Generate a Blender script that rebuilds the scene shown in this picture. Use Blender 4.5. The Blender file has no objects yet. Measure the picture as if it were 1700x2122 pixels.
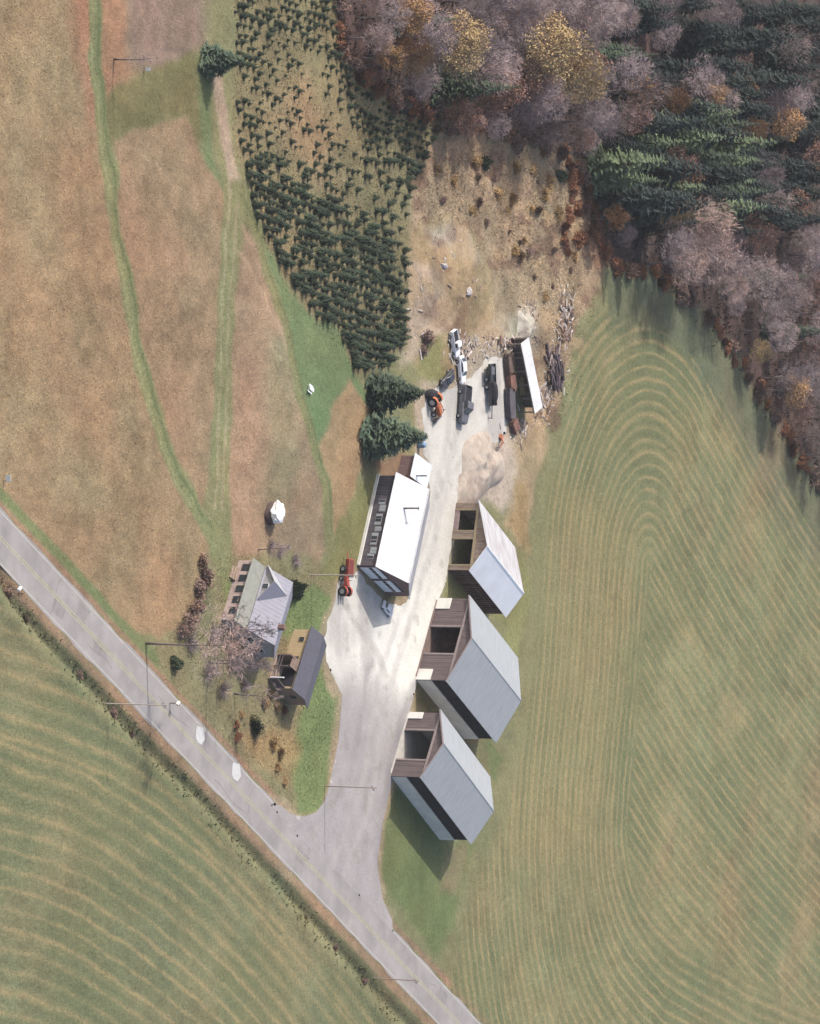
import bpy, math, random
import numpy as np
from mathutils import Vector, Matrix

rng = np.random.default_rng(7)
random.seed(7)
SC = bpy.context.scene
COL = SC.collection

# ------------------------------------------------------------------ camera
TH = math.radians(27.5)            # depression of the aerial view; the print stands on its side (roll 90 deg)
FPX = (5300 - 850) / math.tan(TH)  # focal length in photo pixels
DIST = FPX / 16.4
CAMP = np.array([0, -DIST * math.cos(TH), DIST * math.sin(TH)])
UV = np.array([0, math.sin(TH), math.cos(TH)])
FV = np.array([0, math.cos(TH), -math.sin(TH)])
cam = bpy.data.cameras.new('camera')
camo = bpy.data.objects.new('camera', cam)
COL.objects.link(camo)
cam.sensor_fit = 'VERTICAL'
cam.sensor_height = 36.0
cam.lens = 36.0 * FPX / 2122
cam.clip_start = 1.0
cam.clip_end = 6000
camo.matrix_world = Matrix(((UV[0], -1, -FV[0], CAMP[0]), (UV[1], 0, -FV[1], CAMP[1]), (UV[2], 0, -FV[2], CAMP[2]), (0, 0, 0, 1)))
SC.camera = camo

# ------------------------------------------------------------------ sky, sun, exposure
SUN_EL = math.radians(42)
world = bpy.data.worlds.new('World')
SC.world = world
world.use_nodes = True
wn = world.node_tree.nodes
wl = world.node_tree.links
wn.clear()
sky = wn.new('ShaderNodeTexSky')
sky.sky_type = 'NISHITA'
sky.sun_disc = False
sky.sun_elevation = SUN_EL
sky.sun_rotation = math.radians(-90)   # sun stands towards -X
sky.air_density = 1.0
sky.dust_density = 4.0
bg = wn.new('ShaderNodeBackground')
bg.inputs['Strength'].default_value = 0.15
wo = wn.new('ShaderNodeOutputWorld')
wl.new(sky.outputs[0], bg.inputs[0])
wl.new(bg.outputs[0], wo.inputs[0])
sl = bpy.data.lights.new('sun', 'SUN')
sl.energy = 3.1
sl.angle = math.radians(0.5)
sl.color = (1.0, 0.955, 0.895)
slo = bpy.data.objects.new('sun', sl)
COL.objects.link(slo)
sd = Vector((math.cos(SUN_EL), 0.0, -math.sin(SUN_EL)))
slo.rotation_euler = sd.to_track_quat('-Z', 'Y').to_euler()
slo.location = (-120, 0, 150)
vs = SC.view_settings
vs.view_transform = 'Standard'
vs.look = 'None'
vs.gamma = 1
vs.use_curve_mapping = False
vs.exposure = 0.62
FEX = 2.0                           # a sunlit level surface shows about its albedo times this


# ------------------------------------------------------------------ helpers
def G(x, y, z=0.0):
    """photo pixel -> point on the level plane at height z"""
    d = FV * FPX + UV * (x - 850) + np.array([1.0, 0, 0]) * (y - 1061)
    k = (z - CAMP[2]) / d[2]
    p = CAMP + d * k
    return float(p[0]), float(p[1])


def PX(X, Y, Z=0.0):
    """world -> photo pixel (arrays)"""
    vx, vy, vz = X - CAMP[0], Y - CAMP[1], Z - CAMP[2]
    w = vy * FV[1] + vz * FV[2]
    return 850 + FPX * (vy * UV[1] + vz * UV[2]) / w, 1061 + FPX * vx / w


def lin(c):
    c = np.asarray(c, float) / 255.0
    return np.where(c <= 0.04045, c / 12.92, ((c + 0.055) / 1.055) ** 2.4)


def alb(r, g, b):
    """photo colour of a sunlit level surface -> base colour"""
    return lin((r, g, b)) / FEX


def col4(c):
    return (float(c[0]), float(c[1]), float(c[2]), 1.0)


_perm = rng.random((256, 256))


def vnoise(x, y, s, o=0):
    x = np.asarray(x, float) / s + 37.3 * o
    y = np.asarray(y, float) / s + 91.7 * o
    xi = np.floor(x).astype(int)
    yi = np.floor(y).astype(int)
    fx = x - xi
    fy = y - yi
    fx = fx * fx * (3 - 2 * fx)
    fy = fy * fy * (3 - 2 * fy)
    p = lambda i, j: _perm[(xi + i) % 256, (yi + j) % 256]
    return (p(0, 0) * (1 - fx) + p(1, 0) * fx) * (1 - fy) + (p(0, 1) * (1 - fx) + p(1, 1) * fx) * fy


def fbm(x, y, s, n=4, o=0):
    v = 0
    a = 1.0
    t = 0
    for i in range(n):
        v = v + a * vnoise(x, y, s / 2 ** i, o + i * 1.37)
        t += a
        a *= 0.55
    return v / t


def sdf_poly(px, py, poly):
    d = np.full(np.shape(px), 1e18)
    inside = np.zeros(np.shape(px), bool)
    n = len(poly)
    for i in range(n):
        x1, y1 = poly[i]
        x2, y2 = poly[(i + 1) % n]
        ex, ey = x2 - x1, y2 - y1
        wx, wy = px - x1, py - y1
        t = np.clip((wx * ex + wy * ey) / (ex * ex + ey * ey), 0, 1)
        d = np.minimum(d, (wx - ex * t) ** 2 + (wy - ey * t) ** 2)
        c = ((y1 <= py) & (y2 > py)) | ((y2 <= py) & (y1 > py))
        with np.errstate(divide='ignore', invalid='ignore'):
            xi = x1 + (py - y1) * (ex / ey if ey else 0)
        inside ^= c & (px < xi)
    d = np.sqrt(d)
    return np.where(inside, -d, d)


def dist_line(px, py, pts):
    d = np.full(np.shape(px), 1e18)
    for (x1, y1), (x2, y2) in zip(pts[:-1], pts[1:]):
        ex, ey = x2 - x1, y2 - y1
        wx, wy = px - x1, py - y1
        t = np.clip((wx * ex + wy * ey) / (ex * ex + ey * ey), 0, 1)
        d = np.minimum(d, (wx - ex * t) ** 2 + (wy - ey * t) ** 2)
    return np.sqrt(d)


def smooth(x, a, b):
    t = np.clip((x - a) / (b - a), 0, 1)
    return t * t * (3 - 2 * t)


def chaikin(pts, n=2):
    for _ in range(n):
        q = [pts[0]]
        for a, b in zip(pts[:-1], pts[1:]):
            q.append((a[0] * .75 + b[0] * .25, a[1] * .75 + b[1] * .25))
            q.append((a[0] * .25 + b[0] * .75, a[1] * .25 + b[1] * .75))
        q.append(pts[-1])
        pts = q
    return pts


# ---- materials
def mat(name, color, rough=0.8, var=0.25, scale=3.0, metal=0.0, bump=0.0, bscale=30.0, rnd=0.0, color2=None, attr=None, detail=6.0, spec=0.3, stretch=None, streak=0.0):
    m = bpy.data.materials.new(name)
    m.use_nodes = True
    nt = m.node_tree
    N = nt.nodes
    L = nt.links
    b = N['Principled BSDF']
    b.inputs['Roughness'].default_value = rough
    b.inputs['Metallic'].default_value = metal
    b.inputs['Specular IOR Level'].default_value = spec
    tc = N.new('ShaderNodeTexCoord')
    vec = tc.outputs['Object']
    if stretch:
        mp = N.new('ShaderNodeMapping')
        mp.inputs['Scale'].default_value = stretch
        L.new(vec, mp.inputs[0])
        vec = mp.outputs[0]
    nz = N.new('ShaderNodeTexNoise')
    nz.inputs['Scale'].default_value = scale
    nz.inputs['Detail'].default_value = detail
    L.new(vec, nz.inputs['Vector'])
    mr = N.new('ShaderNodeMapRange')
    mr.inputs['From Min'].default_value = 0.3
    mr.inputs['From Max'].default_value = 0.7
    mr.inputs['To Min'].default_value = 1 - var
    mr.inputs['To Max'].default_value = 1 + var
    L.new(nz.outputs['Fac'], mr.inputs['Value'])
    if attr:
        at = N.new('ShaderNodeAttribute')
        at.attribute_name = attr
        src = at.outputs['Color']
    elif color2 is not None:
        mx = N.new('ShaderNodeMix')
        mx.data_type = 'RGBA'
        mx.inputs['A'].default_value = col4(color)
        mx.inputs['B'].default_value = col4(color2)
        n2 = N.new('ShaderNodeTexNoise')
        n2.inputs['Scale'].default_value = scale * 0.4
        n2.inputs['Detail'].default_value = 4
        L.new(vec, n2.inputs['Vector'])
        m2 = N.new('ShaderNodeMapRange')
        m2.inputs['From Min'].default_value = 0.42
        m2.inputs['From Max'].default_value = 0.62
        L.new(n2.outputs['Fac'], m2.inputs['Value'])
        L.new(m2.outputs[0], mx.inputs['Factor'])
        src = mx.outputs['Result']
    else:
        rg = N.new('ShaderNodeRGB')
        rg.outputs[0].default_value = col4(color)
        src = rg.outputs[0]
    vm = N.new('ShaderNodeVectorMath')
    vm.operation = 'SCALE'
    L.new(src, vm.inputs[0])
    L.new(mr.outputs[0], vm.inputs['Scale'])
    out = vm.outputs[0]
    if rnd:
        oi = N.new('ShaderNodeObjectInfo')
        m3 = N.new('ShaderNodeMapRange')
        m3.inputs['To Min'].default_value = 1 - rnd
        m3.inputs['To Max'].default_value = 1 + rnd
        L.new(oi.outputs['Random'], m3.inputs['Value'])
        v2 = N.new('ShaderNodeVectorMath')
        v2.operation = 'SCALE'
        L.new(out, v2.inputs[0])
        L.new(m3.outputs[0], v2.inputs['Scale'])
        out = v2.outputs[0]
    L.new(out, b.inputs['Base Color'])
    if bump:
        nb = N.new('ShaderNodeTexNoise')
        nb.inputs['Scale'].default_value = bscale
        nb.inputs['Detail'].default_value = 5
        L.new(vec, nb.inputs['Vector'])
        bp = N.new('ShaderNodeBump')
        bp.inputs['Strength'].default_value = 1.0
        bp.inputs['Distance'].default_value = bump
        L.new(nb.outputs['Fac'], bp.inputs['Height'])
        L.new(bp.outputs[0], b.inputs['Normal'])
    return m


# ---- mesh building
class MB:
    def __init__(s):
        s.v = []
        s.f = []

    def add(s, vs, fs):
        o = len(s.v)
        s.v += [tuple(v) for v in vs]
        s.f += [tuple(i + o for i in f) for f in fs]
        return s

    def hexa(s, p):
        """8 points: bottom 4 ccw, top 4 ccw"""
        return s.add(p, [(3, 2, 1, 0), (4, 5, 6, 7), (0, 1, 5, 4), (1, 2, 6, 5), (2, 3, 7, 6), (3, 0, 4, 7)])

    def box(s, x0, x1, y0, y1, z0, z1):
        return s.hexa([(x0, y0, z0), (x1, y0, z0), (x1, y1, z0), (x0, y1, z0), (x0, y0, z1), (x1, y0, z1), (x1, y1, z1), (x0, y1, z1)])

    def slab(s, q, t):
        """quad thickened downwards by t"""
        return s.hexa([(a[0], a[1], a[2] - t) for a in q] + list(q))

    def prism(s, poly, dv):
        n = len(poly)
        a = [tuple(p) for p in poly]
        b = [tuple(p[i] + dv[i] for i in range(3)) for p in poly]
        fs = [tuple(range(n - 1, -1, -1)), tuple(range(n, 2 * n))]
        for i in range(n):
            j = (i + 1) % n
            fs.append((i, j, n + j, n + i))
        return s.add(a + b, fs)

    def tube(s, pts, rad, n=6, cap=True):
        pts = [Vector(p) for p in pts]
        vs = []
        for i, p in enumerate(pts):
            d = (pts[min(i + 1, len(pts) - 1)] - pts[max(i - 1, 0)]).normalized()
            u = d.orthogonal().normalized()
            w = d.cross(u)
            r = rad[i] if hasattr(rad, '__len__') else rad
            for k in range(n):
                a = 2 * math.pi * k / n
                vs.append(tuple(p + (u * math.cos(a) + w * math.sin(a)) * r))
        fs = []
        for i in range(len(pts) - 1):
            for k in range(n):
                a = i * n + k
                b = i * n + (k + 1) % n
                fs.append((a, b, b + n, a + n))
        if cap:
            fs.append(tuple(range(n - 1, -1, -1)))
            fs.append(tuple(range((len(pts) - 1) * n, len(pts) * n)))
        return s.add(vs, fs)

    def mesh(s, name, m, smooth_=False, skew=0.0):
        me = bpy.data.meshes.new(name)
        vv = [(x + skew * y, y, z) for x, y, z in s.v] if skew else s.v
        me.from_pydata(vv, [], s.f)
        if m:
            me.materials.append(m)
        if smooth_:
            me.polygons.foreach_set('use_smooth', [True] * len(me.polygons))
        me.update()
        return me

    def build(s, name, m, parent=None, smooth_=False, skew=0.0, loc=None):
        o = bpy.data.objects.new(name, s.mesh(name, m, smooth_, skew))
        COL.objects.link(o)
        if parent:
            o.parent = parent
        if loc is not None:
            o.location = loc
        return o


def tag(o, label=None, cat=None, group=None, kind=None):
    if label:
        o['label'] = label
    if cat:
        o['category'] = cat
    if group:
        o['group'] = group
    if kind:
        o['kind'] = kind
    return o


def thing(name, label, cat, loc, rz=0.0, group=None):
    o = bpy.data.objects.new(name, None)
    o.empty_display_size = 0.5
    COL.objects.link(o)
    o.location = loc
    o.rotation_euler = (0, 0, rz)
    return tag(o, label, cat, group)


def inst(name, me, parent=None, loc=(0, 0, 0), rz=0.0, sc=1.0):
    o = bpy.data.objects.new(name, me)
    COL.objects.link(o)
    o.parent = parent
    o.location = loc
    o.rotation_euler = (0, 0, rz)
    o.scale = sc if hasattr(sc, '__len__') else (sc, sc, sc)
    return o


def numpy_mesh(name, v, f, m, cols=None, k=4):
    me = bpy.data.meshes.new(name)
    v = np.asarray(v, np.float32)
    f = np.asarray(f, np.int32)
    me.vertices.add(len(v))
    me.vertices.foreach_set('co', v.ravel())
    me.loops.add(f.size)
    me.loops.foreach_set('vertex_index', f.ravel())
    me.polygons.add(len(f))
    me.polygons.foreach_set('loop_start', np.arange(0, f.size, k, dtype=np.int32))
    me.polygons.foreach_set('loop_total', np.full(len(f), k, np.int32))
    if cols is not None:
        for nm, c in cols.items():
            if c.ndim == 2:
                a = me.attributes.new(nm, 'FLOAT_COLOR', 'POINT')
                a.data.foreach_set('color', np.concatenate([c, np.ones((len(c), 1))], 1).astype(np.float32).ravel())
            else:
                a = me.attributes.new(nm, 'FLOAT', 'POINT')
                a.data.foreach_set('value', c.astype(np.float32))
    me.materials.append(m)
    me.update(calc_edges=True)
    return me


# ------------------------------------------------------------------ the ground
ROAD_L = [G(0, 1174), G(904, 2121)]
ROAD_R = [G(0, 1050), G(1001, 2121)]
DITCH_PX = [(-400, 760), (-200, 985), (0, 1193), (54, 1274), (108, 1337), (190, 1422), (302, 1545), (440, 1674), (560, 1806), (686, 1948), (783, 2056), (840, 2115), (1000, 2290), (1300, 2600)]
DITCH = [G(*p) for p in DITCH_PX]
DRIVE_PX = [(888, 800), (872, 845), (882, 900), (872, 935), (888, 965), (892, 1010), (868, 1110), (850, 1190), (842, 1245), (800, 1255), (745, 1185), (704, 1200), (692, 1250), (668, 1318), (674, 1372), (709, 1440),
            (702, 1530), (682, 1630), (672, 1662), (655, 1683), (632, 1692), (606, 1688), (578, 1668), (560, 1666), (600, 1720), (700, 1810), (815, 1932), (812, 1905), (792, 1862), (782, 1790), (792, 1710),
            (812, 1622), (830, 1545), (848, 1478), (868, 1402), (890, 1310), (910, 1238), (930, 1170), (942, 1090), (944, 1040), (950, 985), (1000, 925), (1050, 895), (1052, 800), (1040, 735), (1010, 742), (965, 790), (930, 802)]

FOREST = [(690, -60), (705, 110), (745, 165), (845, 225), (905, 265), (1000, 268), (1120, 300), (1190, 335), (1212, 420), (1235, 500), (1255, 545), (1340, 562), (1450, 640), (1540, 770), (1620, 900), (1700, 1010), (1800, 1140), (1800, -60)]
PLANT = [(482, -40), (690, -40), (700, 120), (780, 190), (905, 270), (880, 340), (850, 420), (842, 520), (842, 660), (838, 720), (790, 760), (735, 765), (700, 690), (640, 640), (595, 575), (545, 490), (515, 400), (490, 290)]

fine = 0.4
xs = np.concatenate([np.array([-2500, -1200, -600, -300, -180, -130, -105]), np.arange(-90, 90.01, fine), np.array([105, 130, 180, 300, 600, 1200, 2500])])
ys = np.concatenate([np.array([-500, -350, -220, -160, -135]), np.arange(-124, 150.01, fine), np.array([160, 180, 230, 320, 500, 900, 1800, 3000])])
GX, GY = np.meshgrid(xs, ys, indexing='ij')
gx = GX.ravel()
gy = GY.ravel()


def zone_colors(X, Y):
    """dry-land colours (albedo), mowing phase and weight"""
    px, py = PX(X, Y)
    n1 = (fbm(X, Y, 6.0, 4, 1) - .5)
    n2 = (fbm(X, Y, 6.0, 4, 5) - .5)
    qx = px + 34 * n1
    qy = py + 46 * n2
    big = fbm(X, Y, 22, 3, 9)
    med = fbm(X, Y, 5, 4, 12)
    sml = fbm(X, Y, 1.5, 3, 21)
    col = np.empty(X.shape + (3,))
    col[:] = alb(147, 145, 107)

    def blend(w, c):
        nonlocal col
        w = np.clip(w, 0, 1)[..., None]
        col = col * (1 - w) + np.asarray(c) * w

    def zone(poly, c, soft=6, k=1.0, q=True):
        s = sdf_poly(qx if q else px, qy if q else py, poly)
        w = k * smooth(-s, -soft, soft)
        blend(w, c)
        return w

    def line(pts, c, w, soft=5, k=1.0):
        d = dist_line(qx * .7 + px * .3, qy * .7 + py * .3, chaikin(pts))
        ww = k * (1 - smooth(d, w / 2 - soft / 2, w / 2 + soft / 2))
        blend(ww, c)
        return ww
    # lower left field
    zone([(-900, 300), (-200, 985), (0, 1193), (190, 1410), (440, 1674), (686, 1950), (824, 2100), (1500, 2800), (-900, 2800)], alb(140, 138, 104), 6)
    # brown stubble fields
    zone([(-900, -900), (192, -900), (192, 180), (212, 300), (236, 450), (268, 640), (300, 800), (350, 950), (415, 1085), (432, 1130), (425, 1180), (395, 1270), (330, 1330), (240, 1285), (100, 1120), (0, 1008), (-300, 700), (-900, 200)], alb(170, 146, 113), 6)
    zone([(150, -200), (262, -200), (280, 150), (222, 250), (188, 260), (150, 100)], alb(186, 140, 112), 22, .8)
    zone([(262, -200), (430, -200), (425, 90), (330, 150), (270, 140)], alb(156, 136, 120), 16)
    zone([(232, 190), (300, 150), (400, 95), (430, 160), (440, 260), (402, 290), (372, 240), (232, 296), (200, 230)], alb(134, 128, 90), 10)
    zone([(238, 292), (378, 240), (402, 290), (440, 345), (470, 400), (478, 440), (465, 600), (450, 760), (432, 900), (420, 1052), (375, 960), (320, 800), (290, 660), (254, 450), (234, 312)], alb(170, 145, 115), 4)
    zone([(502, 455), (540, 540), (580, 650), (602, 760), (640, 890), (668, 1000), (676, 1130), (650, 1180), (600, 1165), (480, 1150), (472, 1000), (478, 800), (486, 600)], alb(174, 149, 122), 5)
    zone([(556, 700), (600, 700), (615, 800), (625, 960), (600, 1040), (560, 1050), (560, 900)], alb(158, 150, 118), 20, .75)
    zone([(720, 778), (768, 832), (750, 950), (722, 1050), (694, 1110), (682, 1000), (668, 930), (690, 850)], alb(178, 150, 115), 5)
    # green lawn wedge under the little spruces
    zone([(500, 395), (545, 490), (600, 585), (650, 645), (700, 695), (732, 770), (772, 820), (764, 838), (718, 778), (690, 850), (668, 925), (652, 905), (620, 790), (590, 655), (540, 520)], alb(126, 144, 101), 6)
    zone([(404, 110), (440, 150), (440, 300), (470, 390), (440, 350), (404, 250)], alb(120, 138, 96), 8, .8)
    # scrub and knoll behind the yard
    zone([(868, 280), (1000, 268), (1190, 330), (1235, 470), (1255, 560), (1195, 680), (1160, 850), (1120, 900), (1100, 880), (1090, 720), (1040, 740), (900, 720), (845, 640), (838, 480), (845, 400)], alb(174, 150, 122), 8)
    zone([(848, 480), (920, 452), (980, 482), (1025, 600), (1035, 690), (1000, 745), (930, 790), (860, 770), (832, 690), (842, 560)], alb(172, 150, 116), 8)
    zone([(842, 540), (890, 560), (925, 640), (930, 700), (870, 730), (832, 760), (832, 640)], alb(198, 178, 154), 14)
    zone([(880, 480), (950, 470), (990, 530), (960, 545), (900, 520)], alb(188, 176, 158), 14, .8)
    zone([(868, 690), (925, 690), (928, 780), (885, 795), (862, 770)], alb(152, 148, 100), 8)
    zone([(950, 700), (1090, 640), (1115, 640), (1120, 720), (1080, 760), (940, 800)], alb(196, 182, 160), 12, .8)
    zone([(1100, 860), (1125, 860), (1140, 900), (1115, 1000), (1085, 1140), (1050, 1090), (1060, 990), (1050, 900)], alb(188, 166, 132), 8)
    zone([(940, 915), (1000, 880), (1060, 900), (1070, 1000), (1045, 1060), (1000, 1045), (950, 1030)], alb(206, 190, 174), 14, .9)
    zone([(1060, 990), (1085, 990), (1095, 1140), (1060, 1100)], alb(182, 156, 110), 8, .8)
    # lawns round the sheds and the house yard
    zone([(1045, 1270), (1085, 1130), (1098, 1250), (1070, 1420), (1030, 1540)], alb(150, 152, 104), 8)
    zone([(795, 1640), (815, 1605), (925, 1740), (985, 1740), (960, 1790), (945, 1920), (905, 1985), (835, 1890), (782, 1800)], alb(128, 137, 92), 8)
    zone([(925, 1745), (965, 1745), (945, 1850), (918, 1850)], alb(150, 130, 104), 10, .7)
    zone([(866, 1405), (850, 1475), (880, 1475), (905, 1540), (1010, 1540), (985, 1530), (900, 1440)], alb(165, 148, 108), 5)
    zone([(1000, 1535), (1050, 1560), (1030, 1620), (1010, 1580)], alb(128, 140, 96), 6)
    zone([(926, 1178), (908, 1238), (980, 1240), (1040, 1290), (1060, 1270), (1010, 1265)], alb(150, 148, 102), 4)
    zone([(425, 1150), (520, 1145), (650, 1160), (705, 1195), (692, 1250), (668, 1320), (674, 1372), (709, 1440), (702, 1530), (682, 1630), (655, 1685), (606, 1690), (420, 1480), (316, 1350), (400, 1280)], alb(152, 143, 108), 8)
    zone([(655, 1372), (708, 1440), (702, 1540), (682, 1630), (655, 1684), (612, 1676), (596, 1600), (620, 1480)], alb(130, 147, 97), 9)
    zone([(600, 1245), (650, 1215), (690, 1235), (665, 1320), (640, 1300), (600, 1330), (585, 1320)], alb(132, 146, 96), 8)
    zone([(480, 1195), (520, 1160), (500, 1240), (480, 1290), (455, 1200)], alb(138, 148, 98), 8)
    zone([(505, 1520), (600, 1500), (620, 1560), (590, 1640), (545, 1590)], alb(176, 148, 106), 14, .8)
    zone([(690, 1110), (745, 1000), (780, 985), (742, 1170), (704, 1195), (660, 1200)], alb(142, 142, 96), 8)
    zone([(770, 950), (850, 935), (850, 990), (785, 990)], alb(150, 118, 98), 8, .8)
    # tracks
    line([(192, -100), (205, 180), (218, 320), (250, 500), (275, 650), (305, 800), (345, 930), (400, 1050), (440, 1115), (465, 1185)], alb(143, 147, 104), 26, 8)
    line([(199, -100), (212, 180), (225, 320), (257, 500), (282, 650), (312, 800), (352, 930), (407, 1050), (446, 1115)], alb(108, 120, 84), 5, 5, .75)
    line([(188, -100), (200, 180), (212, 320), (244, 500), (269, 650), (299, 800), (338, 930), (393, 1050)], alb(168, 164, 122), 4, 4, .7)
    line([(445, 130), (462, 230), (487, 350), (482, 500), (467, 700), (457, 900), (452, 1060), (465, 1190)], alb(148, 148, 106), 36, 8)
    line([(436, 150), (456, 240), (480, 360), (474, 500), (459, 700), (449, 900), (446, 1060)], alb(184, 172, 138), 5, 4, .75)
    line([(450, 150), (470, 240), (494, 360), (490, 500), (474, 700), (464, 900), (459, 1060)], alb(178, 166, 134), 5, 4, .75)
    line([(447, 150), (462, 230), (478, 310), (487, 380)], alb(184, 166, 142), 20, 10)
    line([(487, 380), (540, 510), (585, 650), (612, 770), (648, 900), (678, 1010), (684, 1130)], alb(148, 146, 104), 18, 8)
    line([(494, 400), (547, 515), (592, 655), (622, 780), (656, 905), (684, 1015), (688, 1100)], alb(112, 122, 84), 4, 4, .7)
    line([(268, 300), (330, 352), (400, 412), (450, 470)], alb(184, 158, 128), 7, 8, .6)
    line([(262, 305), (300, 420), (340, 520), (375, 610), (392, 720), (400, 860)], alb(180, 156, 124), 6, 8, .5)
    line([(495, 520), (530, 580), (566, 650), (590, 720)], alb(196, 170, 140), 6, 6, .6)
    # little spruce plantation floor, forest floor
    zone(PLANT, alb(150, 138, 104), 8)
    zone([(575, 190), (640, 170), (690, 290), (700, 400), (640, 350), (560, 260)], alb(182, 152, 118), 30, .6)
    zone(FOREST, alb(104, 86, 80), 9)
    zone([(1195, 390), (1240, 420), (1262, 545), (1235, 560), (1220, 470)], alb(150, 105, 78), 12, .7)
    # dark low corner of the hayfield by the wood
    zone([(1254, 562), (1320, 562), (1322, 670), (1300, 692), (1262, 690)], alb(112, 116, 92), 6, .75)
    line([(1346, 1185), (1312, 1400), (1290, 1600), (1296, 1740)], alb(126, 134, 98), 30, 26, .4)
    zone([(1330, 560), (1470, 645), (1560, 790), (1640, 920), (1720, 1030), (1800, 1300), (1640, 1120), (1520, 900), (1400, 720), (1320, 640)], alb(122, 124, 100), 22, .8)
    wp = smooth(fbm(X * .6 + Y * .5, Y * .4, 7, 3, 77), .56, .72) * smooth(px, 1240, 1400)
    blend(wp * .22, alb(172, 138, 110))
    # road verges
    rl = dist_line(px, py, [(-400, 755), (904, 2121), (1300, 2536)])
    rr = dist_line(px, py, [(-400, 622), (1001, 2121), (1300, 2441)])
    side_l = (py - (1174 + 1.0476 * px)) > 0
    side_r = (py - (1050 + 1.07 * px)) < 0
    wob = 8 * n1
    w = np.where(side_l, 1 - smooth(rl + wob, 14, 24), 0)
    blend(w * .85, alb(172, 142, 116))
    w = np.where(side_l, smooth(rl + wob, 16, 22) * (1 - smooth(rl + wob, 32, 42)), 0)
    blend(w * .7, alb(112, 110, 82))
    w = np.where(side_r, 1 - smooth(rr + wob, 6, 15), 0)
    blend(w * .85, alb(172, 138, 116))
    w = np.where(side_r & (px < 330), smooth(rr + wob, 8, 14) * (1 - smooth(rr + wob, 26, 34)), 0)
    blend(w, alb(132, 142, 98))
    # driveway rim
    dd = sdf_poly(qx, qy, DRIVE_PX)
    blend((1 - smooth(dd, 3, 14)) * .8 * (px < 860), alb(186, 166, 138))
    blend((1 - smooth(dd, 0, 20)) * .8 * (px >= 860) * (py < 1250), alb(200, 186, 166))
    # mottling of the weeds, earth and dead grass
    green = smooth(col[..., 1] - col[..., 0], -.03, .015)
    scrub = smooth(-sdf_poly(qx, qy, [(850, 270), (1190, 330), (1260, 560), (1160, 900), (1100, 880), (1040, 740), (840, 640)]), -6, 6)
    v = 1 + (big - .5) * .35 + (med - .5) * (.42 + .6 * scrub) + (sml - .5) * (.55 + .3 * scrub) * (1 - .5 * green) + (fbm(X * 2.2, Y * .5, 2.4, 3, 24) - .5) * .18 * (1 - green)
    warm = (fbm(X, Y, 9, 3, 31) - .5)
    col[..., 0] *= v * (1 + .25 * warm)
    col[..., 1] *= v * (1 - .06 * warm)
    col[..., 2] *= v * (1 - .1 * warm)
    blot = scrub * smooth(fbm(X * 1.0, Y * .55, 3.2, 3, 44), .55, .68)
    col = col * (1 - .55 * blot[..., None]) + np.array(alb(128, 96, 82)) * .55 * blot[..., None]
    blot = scrub * smooth(fbm(X, Y * .6, 3.5, 3, 48), .56, .7)
    col = col * (1 - .6 * blot[..., None]) + np.array(alb(206, 178, 140)) * .6 * blot[..., None]
    # mowing lines
    S_left = [G(*p) for p in chaikin([(1345, 1175), (1330, 1400), (1305, 1650), (1300, 1760), (1330, 1860), (1430, 1970), (1600, 2060), (1900, 2190), (2400, 2300)])]
    S_right = [G(*p) for p in chaikin([(1345, 1175), (1420, 1310), (1560, 1540), (1720, 1740), (1950, 2020), (2400, 2500)])]
    dl = dist_line(X, Y, S_left)
    dr = dist_line(X, Y, S_right)
    inside = sdf_poly(px, py, [(1345, 1175), (1330, 1400), (1305, 1650), (1300, 1760), (1330, 1860), (1430, 1970), (1600, 2060), (1900, 2190), (2400, 2300), (2400, 2500), (1950, 2020), (1720, 1740), (1560, 1540), (1420, 1310)]) < 0
    ph = np.where(inside, dr * 1.05, np.minimum(dl, dr))
    S2 = [G(*p) for p in chaikin([(-900, 1330), (-300, 1430), (0, 1530), (200, 1600), (400, 1740), (600, 1950), (740, 2130), (900, 2340), (1300, 2800)])]
    low = sdf_poly(qx, qy, [(-900, 320), (-200, 1005), (0, 1215), (190, 1435), (440, 1698), (686, 1975), (824, 2125), (1500, 2830), (-900, 2830)])
    d2 = dist_line(X, Y, S2)
    ph = np.where(low < 0, d2 * .82, ph)
    right = sdf_poly(qx, qy, [(1235, 620), (1300, 655), (1400, 690), (1520, 850), (1640, 1000), (1800, 1250), (2300, 2600), (950, 2600), (920, 2030), (985, 1800), (1045, 1680), (1085, 1500), (1105, 1300), (1130, 1050), (1165, 850), (1190, 730)])
    sw = smooth(-right, -4, 22) * np.where(inside, 1.0, 1.0) + smooth(-low, 0, 30) * .85
    sw = sw * (.55 + .8 * fbm(X, Y, 14, 3, 61))
    ph = ph + np.where(inside, (fbm(X, Y, 60, 2, 64) - .5) * 2.5, 0)
    sw = sw * smooth(np.abs(np.where(py > 1170, dl, 9)), -.6, 1.4)
    ph = ph + (fbm(X, Y, 4, 3, 66) - .5) * .5 + (fbm(X, Y, 20, 2, 69) - .5) * .9
    # green of the regrowth in the mown fields
    fieldw = np.clip(smooth(-right, 0, 20) + smooth(-low, 0, 20), 0, 1)
    g = (smooth(fbm(X, Y, 16, 3, 71), .4, .64) * fieldw)[..., None]
    col = col * (1 - .5 * g) + np.array(alb(118, 128, 92)) * .5 * g
    # straw-coloured band beside the sheds
    bw = (smooth(-sdf_poly(qx, qy, [(1130, 980), (1330, 1050), (1300, 1500), (1230, 1800), (1040, 1800), (1090, 1400)]), -30, 60))[..., None]
    col = col * (1 - .45 * bw) + np.array(alb(164, 152, 108)) * .45 * bw
    return np.clip(col, .004, .8), ph, sw


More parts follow.
